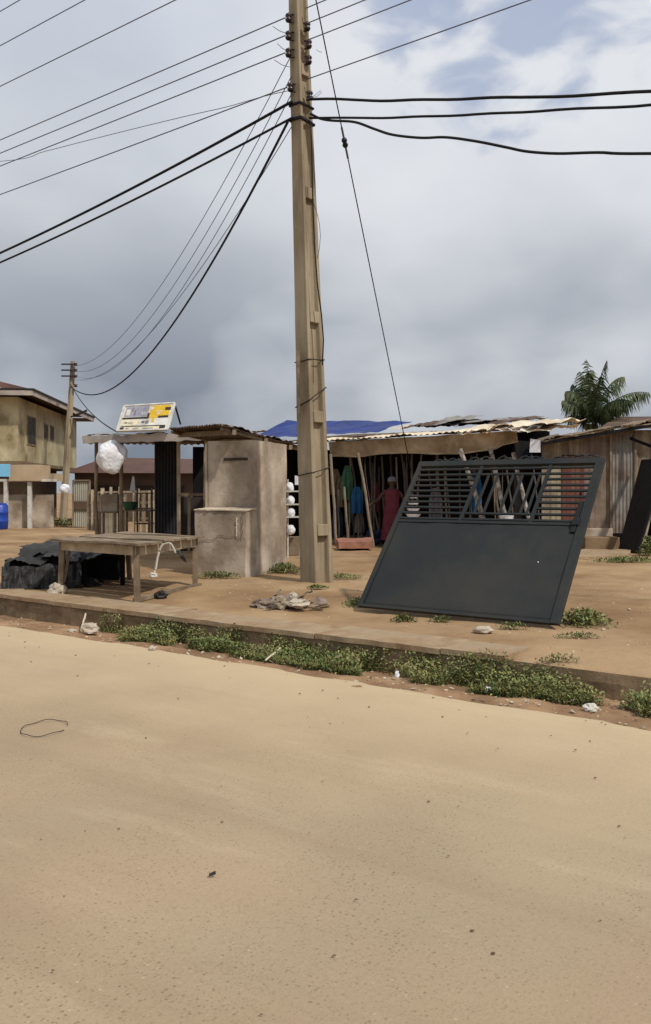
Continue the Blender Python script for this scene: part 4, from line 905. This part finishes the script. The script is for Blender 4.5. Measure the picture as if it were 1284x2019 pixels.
single('concrete_slab', 'pale flat concrete slab on the ground before the board shed', 'slab', MB().sheet(G(1140, 1104)+Z*.03, G(1240, 1100)+Z*.03, G(1244, 1088)+Z*.03, G(1146, 1088)+Z*.03, 12, 6, 0, 0, .02, 2, 3, .06), m_conc, solid=.06)
# second black gate leaning at the right edge
lg = thing('metal_gate', 'narrow dark metal gate leaf leaning on the board shed at the right edge', 'gate', P(1245, 1086, 20))
q = [P(1222, 1086, 20.4), P(1258, 1088, 19.6), P(1312, 906, 19.9), P(1267, 908, 21.1)]
q[0].z = q[1].z = .02; wv = (q[1]-q[0]); q[1] = q[0]+wv*1.0; nn = (q[1]-q[0]).cross(q[3]-q[0]).normalized()*.03
mb = MB(); mb.hexa(q, [p+nn for p in q]); obj('sheet_panel', mb, m_blackd, lg)
mb = MB()
for i in range(4): mb.beam(q[i], q[(i+1) % 4], .05, .05)
obj('frame', mb, m_blackd, lg)
q2 = [p+Vector((.55, -.1, 0)) for p in q]
lg2 = thing('dark_board', 'dark board leaning behind the narrow gate leaf at the right edge', 'board', q2[1])
mb = MB(); w3 = q2[1]-q2[0]; mb.hexa([q2[0], q2[1]+w3*.4, q2[2]+w3*.4, q2[3]], [p+nn+Vector((0, 0, 0)) for p in (q2[0], q2[1]+w3*.4, q2[2]+w3*.4, q2[3])]); obj('panel', mb, m_dark, lg2)
# low dark roof behind it
hr = thing('hip_roofed_building', 'low building with dull brown roof beyond the plank shed', 'building', Vector((14, 34, 0)))
mb = MB(); rp = [P(1180, 845, 30), P(1500, 845, 28), P(1520, 845, 38), P(1190, 845, 40)]; ap = [P(1215, 822, 33), P(1480, 818, 32)]
mb.add([*rp, *ap], [(0, 1, 5, 4), (2, 3, 4, 5), (1, 2, 5), (3, 0, 4)]); obj('roof', mb, m_rust, hr)
mb = MB(); mb.box(Vector((rp[0].x+.4, 30.6, 0)), Vector((4.6, -.6, 0)), Vector((0, 6, 0)), Z*(rp[0].z-.02)); obj('wall', mb, m_housel, hr)

# ---------------- palm ----------------
py_ = 33.0; pb = Vector((P(1166, 0, py_).x, py_, 0)); pc = Vector((pb.x, py_, H+(HY-838)/F*py_))
palm = thing('palm_tree', 'coconut palm with dark feathery fronds above the plank shed', 'palm tree', pb)
mb = MB(); mb.tube([pb+Vector((.3, 0, -.1)), pb+Vector((.15, 0, 1.5)), pc+Vector((0, 0, -.6)), pc], .2, 10, .13); obj('trunk', mb, m_trunk, palm, smooth=True)
def frond(tipx, tipy, dy, droop, wd=.5, n=34):
    tip = P(tipx, tipy, py_)+Vector((0, dy, 0)); b = pc+Vector((random.uniform(-.1, .1), random.uniform(-.1, .1), .1)); L = (tip-b).length
    mid = (b+tip)/2+Z*droop*L
    sp = [b*(1-u)**2+mid*2*u*(1-u)+tip*u*u for u in [i/n for i in range(n+1)]]
    mb = MB(); mb.tube(sp[::3]+[sp[-1]], .03, 5, .006)
    for i in range(3, n):
        u = i/n; d = (sp[min(i+1, n)]-sp[i-1]).normalized(); side = d.cross(Z)
        side = side.normalized() if side.length > .15 else Vector((1, 0, 0))
        ln = wd*(.4+1.05*math.sin(min(1, u*1.05)*math.pi)**.6)*random.uniform(.8, 1.15)
        for sg in (-1, 1):
            o2 = side*sg; dirn = (o2*.75+d*.65-Z*(.45+1.7*droop*u*2)+Vector((random.uniform(-.25, .25), random.uniform(-.25, .25), random.uniform(-.4, .1)))).normalized()
            p0 = sp[i]; p1 = p0+dirn*ln*.5; p2 = p0+dirn*ln-Z*ln*(.18+.5*abs(droop)); wv = d*.019
            mb.add([p0-wv, p0+wv, p1+wv*1.3, p2, p1-wv*1.3], [(0, 1, 2, 4), (4, 2, 3)])
    obj('frond', mb, m_palm, palm)
for a in ((1161, 706, .3, .05, .35), (1192, 712, -.3, .18, .4), (1178, 722, .8, .1, .4), (1150, 738, -.6, .12, .45), (1140, 752, .8, .25, .45), (1108, 790, .0, .32, .4), (1236, 742, .2, .42, .45), (1278, 776, -.2, .34, .5),
          (1222, 800, -1.4, .4, .45), (1130, 806, -1.3, .4, .42), (1160, 812, -1.8, .5, .4), (1195, 815, -1.6, .5, .4), (1142, 790, 1.2, .4, .45), (1125, 820, .5, .3, .35), (1156, 725, .9, .1, .4), (1176, 745, -.5, .15, .5), (1120, 770, .4, .5, .5), (1250, 800, .6, .5, .5), (1140, 830, -.8, .7, .5), (1200, 835, -.8, .7, .5), (1180, 830, -1.4, .6, .5)): frond(*a)
for i in range(4): mb = MB(); mb.blob(pc+Vector((math.cos(i*1.6)*.18, math.sin(i*1.6)*.18, -.08)), (.11, .11, .14), 2, .1, seed=i); obj('coconut', mb, mat('green_husk', [(96, 104, 52), (120, 122, 66)], 4, 4, .6, .1), palm, smooth=True)

# ---------------- two-storey house on the left ----------------
Y1, Y2 = 34.0, 45.0; c1 = Vector(((35-CX)/F*Y1, Y1, 0)); c2 = Vector(((151-CX)/F*Y2, Y2, 0))
fd = (c2-c1).normalized(); lw = Vector((-fd.y, fd.x, 0)); lw = lw if lw.x < 0 else -lw; FL = (c2-c1).length
house = thing('two_storey_house', 'stained yellow two storey house with overhanging upper floor on the left', 'house', c1+fd*4+lw*3)
zf, ze = 2.62, 5.15; WL = 9
mb = MB(); mb.box(c1+Z*zf, fd*FL, lw*WL, Z*(ze-zf)); obj('upper_wall', mb, m_house, house)
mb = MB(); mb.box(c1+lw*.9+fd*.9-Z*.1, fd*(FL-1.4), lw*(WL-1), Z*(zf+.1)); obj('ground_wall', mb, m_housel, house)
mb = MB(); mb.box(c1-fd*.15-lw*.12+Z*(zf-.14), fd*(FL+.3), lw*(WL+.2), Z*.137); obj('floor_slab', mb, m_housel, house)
mb = MB(); ov = .75; r0 = c1-fd*ov-lw*ov+Z*ze; r1 = c2+fd*ov-lw*ov+Z*ze; r2 = c2+fd*ov+lw*(WL+ov)+Z*ze; r3 = c1-fd*ov+lw*(WL+ov)+Z*ze
ax, ay = (r0+r3)/2+fd*.6+Z*1.5, (r1+r2)/2-fd*3+Z*1.5
up_ = Z*.22
mb.add([r0+up_, r1+up_, r2+up_, r3+up_, ax, ay], [(0, 1, 5, 4), (1, 2, 5), (2, 3, 4, 5), (3, 0, 4), (3, 2, 1, 0)]); rf = obj('roof', mb, m_redroof, house)
mb = MB()
for p, q_ in ((r0, r1), (r3, r0), (r1, r2)): mb.beam(p+Z*.08, q_+Z*.08, .05, .19)
obj('fascia', mb, m_fascia, rf)
mb = MB()
for p, q_ in ((r0, r1), (r3, r0)): mb.beam(p+Z*.22-lw*.03, q_+Z*.22-lw*.03, .08, .07)
obj('drip_edge', mb, m_iron, rf)
gbx = r0+lw*2.2-fd*.02+Z*.22; mb = MB(); mb.add([r0+lw*1.0-fd*.03+Z*.2, r0+lw*7-fd*.03+Z*.2, r0+lw*4-fd*.03+Z*1.35, r0+lw*1.0+fd*.2+Z*.2, r0+lw*7+fd*.2+Z*.2, r0+lw*4+fd*.2+Z*1.35], [(0, 1, 2), (5, 4, 3), (0, 3, 4, 1), (1, 4, 5, 2), (2, 5, 3, 0)]); obj('gable', mb, m_gable, rf)
def hx(px):  # distance along facade for an image column
    k = (px-CX)/F; return (k*c1.y-c1.x)/(fd.x-k*fd.y)
for x0, x1, za, zb in ((53, 70, 3.35, 4.55), (87, 94, 3.75, 4.45), (99, 106, 3.75, 4.45), (128, 137, 3.1, 4.6)):
    a, b = hx(x0), hx(x1); mb = MB(); mb.box(c1+fd*a-lw*.03+Z*za, fd*(b-a), lw*.05, Z*(zb-za)); wf = obj('window', mb, m_wood, house)
    mb = MB(); m_ = (b-a)*.08; mb.box(c1+fd*(a+m_)-lw*.038+Z*(za+.06), fd*(b-a-2*m_), lw*.03, Z*(zb-za-.12)); obj('pane', mb, m_glass, wf)
mb = MB(); mb.box(P(18, 948, 33), Vector((1.2, 0, 0)), Vector((0, 1.2, 0)), Z*.62); mb.box(P(82, 948, 35), Vector((.5, 0, 0)), Vector((0, 1.2, 0)), Z*.3); obj('shop_canopy', mb, m_beige, house)
single('blue_signboard', 'plain light blue board fixed under the house balcony', 'board', MB().box(P(-30, 940, 32.6), Vector((.95, 0, 0)), Vector((0, .06, 0)), Z*.48), m_lblue, bevel=.01)
# front fence, posts and drum
fn_ = thing('yard_fence', 'low grey wall with white posts before the two storey house', 'fence', P(60, 1034, 33))
mb = MB(); mb.box(Vector((P(-60, 0, 33.5).x, 33.5, -.05)), Vector((P(104, 0, 33.5).x-P(-60, 0, 33.5).x, 0, 0)), Vector((0, .15, 0)), Z*1.35); obj('wall', mb, m_block, fn_)
for px_ in (-45, 12, 59): mb = MB(); mb.beam(Vector((P(px_, 0, 33.2).x, 33.2, -.05)), P(px_, 950, 33.2), .14, .14); obj('post', mb, m_wpaint, fn_)
mb = MB(); mb.beam(P(-60, 947, 33.2), P(112, 947, 33.2), .08, .10); obj('rail', mb, m_wpaint, fn_)
dr = thing('water_drum', 'blue plastic drum at the left edge before the fence', 'drum', P(3, 1040, 32.0)); c = Vector((P(0, 0, 32.4).x, 32.4, 0))
obj('body', MB().lathe(c, [(.26, 0), (.29, .03), (.30, .28), (.315, .3), (.30, .33), (.30, .6), (.315, .62), (.3, .65), (.29, .9), (.25, .93)], 20), m_blue, dr, smooth=True); obj('lid', MB().lathe(c+Z*.93, [(.24, 0), (.24, .04), (.2, .05)], 20), m_blue, dr)
sg = thing('sheet_metal_gate', 'pale corrugated sheet gate leaf in a frame right of the house', 'gate', P(160, 1035, 33.6))
gx0, gx1 = P(145, 0, 33.8).x, P(178, 0, 33.8).x
mb = MB(); mb.sheet(Vector((gx0, 33.8, .05)), Vector((gx1, 33.8, .05)), Vector((gx1, 33.8, 1.8)), Vector((gx0, 33.8, 1.8)), 50, 4, 8, .02, .01, 1, 0); obj('sheet', mb, mat('pale_zinc', [(150, 146, 134), (172, 168, 154)], 2, 5, .7, .1, stain=((110, 98, 80), .6, 1)), sg, solid=.006)
mb = MB()
for a, b in (((gx0, 0), (gx0, 1.85)), ((gx1, 0), (gx1, 1.85)), ((gx0, 1.85), (gx1, 1.85))): mb.beam(Vector((a[0], 33.75, a[1])), Vector((b[0], 33.75, b[1])), .06, .06)
obj('frame', mb, m_wood, sg); mb = MB(); mb.box(Vector((gx0+.04, 33.72, .72)), Vector((gx1-gx0-.1, 0, 0)), Vector((0, .03, 0)), Z*.32); obj('rusty_band', mb, m_rust, sg)
single('white_sack', 'small white sack hanging on the post before the dark doorway', 'sack', MB().blob(P(128, 963, 33), (.2, .12, .17), 3, .2, 1.6, 2), m_white)
single('plank_screen', 'rough plank and block screen between the sheet gate and the stall', 'fence', MB().sheet(Vector((P(178, 0, 32).x, 32, 0)), Vector((P(245, 0, 29).x, 29, 0)), Vector((P(245, 0, 29).x, 29, 1.2)), Vector((P(178, 0, 32).x, 32, 1.3)), 40, 6, 9, .03, .05, 1, 3, .08), m_boards, solid=.03)
mb = MB()
for px_ in (198, 206, 214, 226): mb.box(Vector((P(px_, 0, 26).x, 26, -.03)), Vector((.11, .02, 0)), Vector((0, .03, 0)), Z*(1.0+.15*math.sin(px_)))
single('broken_palings', 'row of uneven upright boards left of the stall post', 'fence', mb, m_boards)
rfn = thing('rail_fence', 'pale uneven picket and rail fence behind the stall posts', 'fence', Vector((P(225, 0, 31).x, 31, 0)))
fa, fb = Vector((P(176, 0, 31.5).x, 31.5, 0)), Vector((P(304, 0, 29.5).x, 29.5, 0))
for z in (.45, 1.0, 1.38): mb = MB(); mb.beam(fa+Z*z, fb+Z*(z+.04), .05, .07); obj('rail', mb, m_woodp, rfn)
for i in range(15):
    if i in (4, 9): continue
    q = fa+(fb-fa)*(i/14)+Vector((.03*math.sin(i*5), -.05, 0)); mb = MB(); mb.beam(q-Z*.04, q+Z*(1.45+.14*math.sin(i*2.9)), .09 if i % 3 else .13, .03); obj('picket', mb, m_woodp if i % 4 else m_wood, rfn)
# building with red roof behind
rb = thing('red_roofed_building', 'long low building with dull red roof seen behind the stall', 'building', P(230, 1030, 42))
ya = 40; x0, x1 = P(140, 0, ya).x, P(420, 0, ya).x; zt_ = H+(HY-932)/F*ya
mb = MB(); mb.box(Vector((x0, ya+.6, -.1)), Vector((x1-x0, 0, 0)), Vector((0, 8, 0)), Z*(zt_+.1)); obj('wall', mb, mat('dark_brown_render', [(74, 60, 52), (98, 82, 70)], .8, 6, .9, .3), rb)
mb = MB(); zr = H+(HY-903)/F*(ya+4)
mb.add([Vector((x0-.4, ya, zt_)), Vector((x1, ya, zt_-.03)), Vector((x1-1, ya+4.5, zr-.05)), Vector((x0+.5, ya+4.5, zr+.05)), Vector((x0-.4, ya+9, zt_)), Vector((x1, ya+9, zt_))], [(0, 1, 2, 3), (3, 2, 5, 4), (0, 3, 4), (1, 5, 2), (0, 4, 5, 1)]); obj('roof', mb, m_redroof, rb)
for x in (168, 205, 270, 330):
    mb = MB(); q = P(x, 1020, ya+.58); mb.box(Vector((q.x, ya+.56, .1)), Vector((.8, 0, 0)), Vector((0, .05, 0)), Z*1.6); obj('door', mb, m_glass, rb)

# ---------------- greenery ----------------
def leaf(mb, p, ln, wd, az, el):
    d = Vector((math.cos(az)*math.cos(el), math.sin(az)*math.cos(el), math.sin(el))); sd = Vector((-math.sin(az), math.cos(az), random.uniform(-.3, .3)))
    mb.add([p, p+d*ln*.45+sd*wd, p+d*ln-Z*ln*.15, p+d*ln*.45-sd*wd], [(0, 1, 2, 3)])
mb = MB(); mbd = MB(); cnt = 0
s = -12.0
rnd = random.Random(3)
while cnt < 52000:
    s = rnd.uniform(-8.35, 9.0) if rnd.random() < .25 else rnd.uniform(-8.35, -1.2); n = rnd.uniform(NR+.02, NK-.05)
    u = (n-NR)/(NK-NR)
    bandw = .30+.16*noise.noise((s*.7, 0, 2))-(.12 if s > -3.4 else 0)+.2*noise.noise((s*2.1, 3, 2))      # bare strip beside the road
    if s < -7.2: bandw += (-7.2-s)*.25
    if s > -3.6: bandw += .17
    dens = noise.noise((s*3, n*6, 1))*.9+.75
    hole = noise.noise((s*1.6, n*3, 8))
    if u < bandw or rnd.random() > dens or hole > .10: cnt += .2; continue
    if u > .8 and (noise.noise((s*1.1, 5, 5)) > .30 or s > -1.9+.3*noise.noise((s, 1, 1))) and s < 1: cnt += .1; continue
    z = zverge(s, n); hh = (.06+.09*max(0, noise.noise((s*2, n*4, 4))+.3)+.17*max(0, (u-.55)/.45))*(1 if u > bandw+.12 else .5)
    p = SN(s, n, z+rnd.uniform(0, hh))
    if rnd.random() < .22:
        a_ = rnd.uniform(0, 6.28); L_ = rnd.uniform(.05, .13); b_ = Vector((math.cos(a_)*.45, math.sin(a_)*.45, .8)).normalized(); sd = Vector((-math.sin(a_), math.cos(a_), 0))*.0025; p = SN(s, n, z)
        (mbd if rnd.random() < .25 else mb).add([p-sd, p+sd, p+b_*L_*.6+sd, p+b_*L_+Vector((b_.x, b_.y, -.3))*L_*.3, p+b_*L_*.6-sd], [(0, 1, 2, 4), (4, 2, 3)])
        cnt += 1; continue
    leaf(mbd if rnd.random() < .13 else mb, p, rnd.uniform(.02, .048), rnd.uniform(.005, .012), rnd.uniform(0, 6.28), rnd.uniform(-.2, 1.2)); cnt += 1
tag(obj('verge_weeds', mb, m_grass), 'green creeping weeds filling the drain strip below the kerb', 'weeds', kind='stuff')
tag(obj('dry_weeds', mbd, m_grassd), 'dry straw coloured bits among the green weeds', 'weeds', kind='stuff')
def clump(label, c, w2, d2, h2, n, seed=0, lf=.05, group='weed clumps in the yard'):
    r_ = random.Random(seed); mb = MB(); c = V(c)
    for i in range(n):
        a = r_.gauss(0, .42); b = r_.gauss(0, .42)
        if abs(a) > 1 or abs(b) > 1: continue
        k = max(0, 1-a*a-b*b); p = c+Vector((a*w2, b*d2, r_.uniform(0, 1)*h2*(k*.8+.15)))
        leaf(mb, p, r_.uniform(.6, 1.3)*lf, lf*.25, r_.uniform(0, 6.28), r_.uniform(-.1, 1.3))
    for i in range(max(4, n//60)):
        a = r_.gauss(0, .3); b = r_.gauss(0, .3); q = c+Vector((a*w2, b*d2, 0)); mb.tube([q, q+Vector((r_.uniform(-.05, .05), r_.uniform(-.05, .05), h2*.5))], .003, 4)
    return single('weed_clump', label, 'weeds', mb, m_grass, group)
clump('broad green weed clump beside the right foot of the leaning gate', G(1150, 1232), .34, .30, .17, 900, 1)
clump('thin low weeds between the gate foot clump and the kerb', G(1140, 1256), .25, .08, .04, 200, 2, .035)
clump('leafy weed under the left half of the gate bottom edge', G(797, 1226), .15, .06, .09, 200, 3, .045)
clump('tiny weeds under the middle of the gate bottom edge', G(868, 1226), .16, .05, .06, 150, 4, .04)
clump('sparse weeds under the right half of the gate bottom edge', G(1010, 1240), .2, .05, .07, 130, 5, .04)
clump('dry green tuft at the left foot of the gate', G(700, 1195), .17, .25, .10, 350, 6, .04)
clump('weeds at the right side of the concrete pole base', G(672, 1140), .4, .3, .07, 500, 7, .04)
clump('low bush between the booth and the pole', G(560, 1128), .36, .3, .16, 900, 8, .05)
clump('weeds along the foot of the low concrete block', G(430, 1140), .42, .12, .12, 600, 9, .045)
clump('scattered weeds in front of the concrete pole', G(625, 1160), .18, .09, .04, 260, 10, .04)
clump('bright weeds on the far right before the plank shed', G(1240, 1108), .8, .35, .10, 900, 11, .06)
clump('tall weed by the dark board at the right edge', G(1280, 1096), .25, .3, .45, 500, 12, .08)
for i, (x, y, w3, n_) in enumerate(((60, 1035, 1.4, 600), (115, 1038, 1.2, 600), (165, 1036, .9, 300))):
    clump(['weeds along the white posts of the fence', 'tall weeds before the dark doorway of the house', 'weeds at the foot of the sheet gate'][i], G(x, y), w3, .3, .35, n_, 20+i, .12)
clump('sprig overhanging the soil edge above the green strip', SN(-2.7, NK+.05, 0), .2, .06, .07, 120, 31, .035)

# ---------------- small litter and stones ----------------
rnd = random.Random(11); mb = MB()
for i in range(700):
    s = rnd.uniform(-12, 6); n = rnd.uniform(NB, 13); r = rnd.uniform(.004, .014); mb.blob(SN(s, n, zyard(s, n)+r*.3), (r*1.3, r, r*.8), 1, .3, 1.5, i)
for i in range(600):
    s = rnd.uniform(-10, 3); n = rnd.uniform(NR-.05, NK-.05); r = rnd.uniform(.004, .013); mb.blob(SN(s, n, zverge(s, n)+r*.3), (r*1.4, r, r*.8), 1, .3, 1.5, i)
tag(obj('loose_stones', mb, mat('small_stones', [(120, 100, 80), (168, 148, 122), (196, 178, 152)], 9, 4, .9, .2, island=.3)), 'small loose stones scattered over the soil', 'stones', kind='stuff')
mb = MB()
for i in range(130):
    n = NR-abs(rnd.gauss(0, .9))-.0; s = rnd.uniform(-9, 2); r = rnd.uniform(.003, .008)
    if i > 60: s = rnd.uniform(-5, 0); n = rnd.uniform(1.2, 5); r = rnd.uniform(.0025, .006)
    mb.blob(SN(s, n, ROADZ+r*.4+.008), (r*1.4, r, r*.7), 1, .3, 1.5, i)
tag(obj('road_grit', mb, mat('road_grit', [(96, 82, 64), (140, 122, 96)], 9, 4, .9, .2, island=.3)), 'grit and small stones lying on the sandy road', 'grit', kind='stuff')
mb = MB()
for i in range(90):
    s = rnd.uniform(-9.5, 1); n = NR+abs(rnd.gauss(.05, .16)); p = SN(s, n, zverge(s, min(n, NK))+.012); a = rnd.uniform(0, 6); x = Vector((math.cos(a), math.sin(a), rnd.uniform(-.3, .3)))*rnd.uniform(.01, .03); y = Vector((-math.sin(a), math.cos(a), rnd.uniform(-.2, .8)))*rnd.uniform(.006, .02)
    mb.add([p-x, p-y, p+x, p+y*1.3], [(0, 1, 2, 3)])
tag(obj('paper_scraps', mb, m_stone, solid=.002), 'tiny pale paper and plastic scraps along the road edge', 'litter', kind='stuff')
def crumple(name, label, px, py, z, size, m, seed, cat='litter'):
    c = G(px, py, z); return single(name, label, cat, MB().blob(c+Z*size[2]*.6, size, 3, .3, 1.8, seed, -size[2]*.6), m)
crumple('plastic_bag', 'crumpled white plastic bag on the verge at the lower right', 1165, 1402, -.2, (.05, .04, .035), m_wpaint, 1, 'bag')
crumple('paper_ball', 'small white paper ball on the grass below the gate stone', 962, 1366, -.2, (.03, .025, .03), m_white, 2)
crumple('paper_scrap', 'white paper scrap sticking up in the weeds left of the paper ball', 783, 1336, -.2, (.02, .02, .035), m_white, 3)
crumple('foam_chunk', 'off white foam lump at the left end of the green weeds', 178, 1248, -.2, (.10, .06, .07), m_stone, 4)
crumple('foam_chip', 'small pale chip on the verge left of the foam lump', 142, 1246, -.2, (.05, .04, .02), m_stone, 5)
crumple('paper_wad', 'yellowish wad on the verge far right under the soil edge', 1128, 1384, -.2, (.03, .025, .02), m_stone, 6)
crumple('paper_cup', 'pale crushed cup at the road edge below the table', 302, 1281, -.2, (.045, .03, .025), m_stone, 7)
single('flat_stone', 'pale flat stone lying before the bottom edge of the gate', 'stone', MB().blob(G(953, 1248)+Z*.03, (.095, .07, .04), 3, .22, 1.5, 3), m_stone, smooth=True)
for i, (a, b, l) in enumerate((((524, 1308), (553, 1290), 'thin pale stick in the weeds nearer the table'), ((652, 1312), (680, 1293), 'thin pale stick in the weeds right of the debris pile'))):
    p, q = G(*a, -.19)+Z*.03, G(*b, -.19)+Z*.06; single('pale_stick', l, 'stick', MB().branch(p, q, .009, .01, 6), m_pale, 'pale sticks in the weeds')
p, q = G(160, 1245, -.19)+Z*.02, G(172, 1222, -.2)+Z*.12; single('pale_stick', 'pale stick leaning beside the foam lump', 'stick', MB().branch(p, q, .012, .01, 6), m_pale, 'pale sticks in the weeds')
mb = MB(); c = G(88, 1438, ROADZ); pts = []
for i in range(61):
    a = .35+i/60*5.75; pts.append(c+Vector((math.cos(a)*.145, math.sin(a)*.20, .012+.005*math.sin(i*.5))))
mb.tube(pts, .0026, 5); single('wire_loop', 'thin bent wire loop lying on the road at the lower left', 'wire', mb, m_iron)
single('dead_leaf', 'dark curled leaf lying on the road near the bottom', 'leaf', MB().sheet(G(412, 1732, ROADZ)+Z*.012, G(426, 1730, ROADZ)+Z*.014, G(425, 1727, ROADZ)+Z*.02, G(413, 1728, ROADZ)+Z*.012, 6, 3, 0, 0, .006, 20), m_iron, solid=.002)
for i, (x, y) in enumerate(((1241, 1203), (1265, 1163), (1190, 1243))):
    single('white_pebble', ['white pebble on bare soil, middle one right of the gate', 'white pebble on bare soil, farthest right of the gate', 'white pebble nearest the weed clump right of the gate'][i], 'pebble', MB().blob(G(x, y)+Z*.01, (.022, .018, .013), 2, .25, 1.5, i), m_stone, 'white pebbles on the soil')
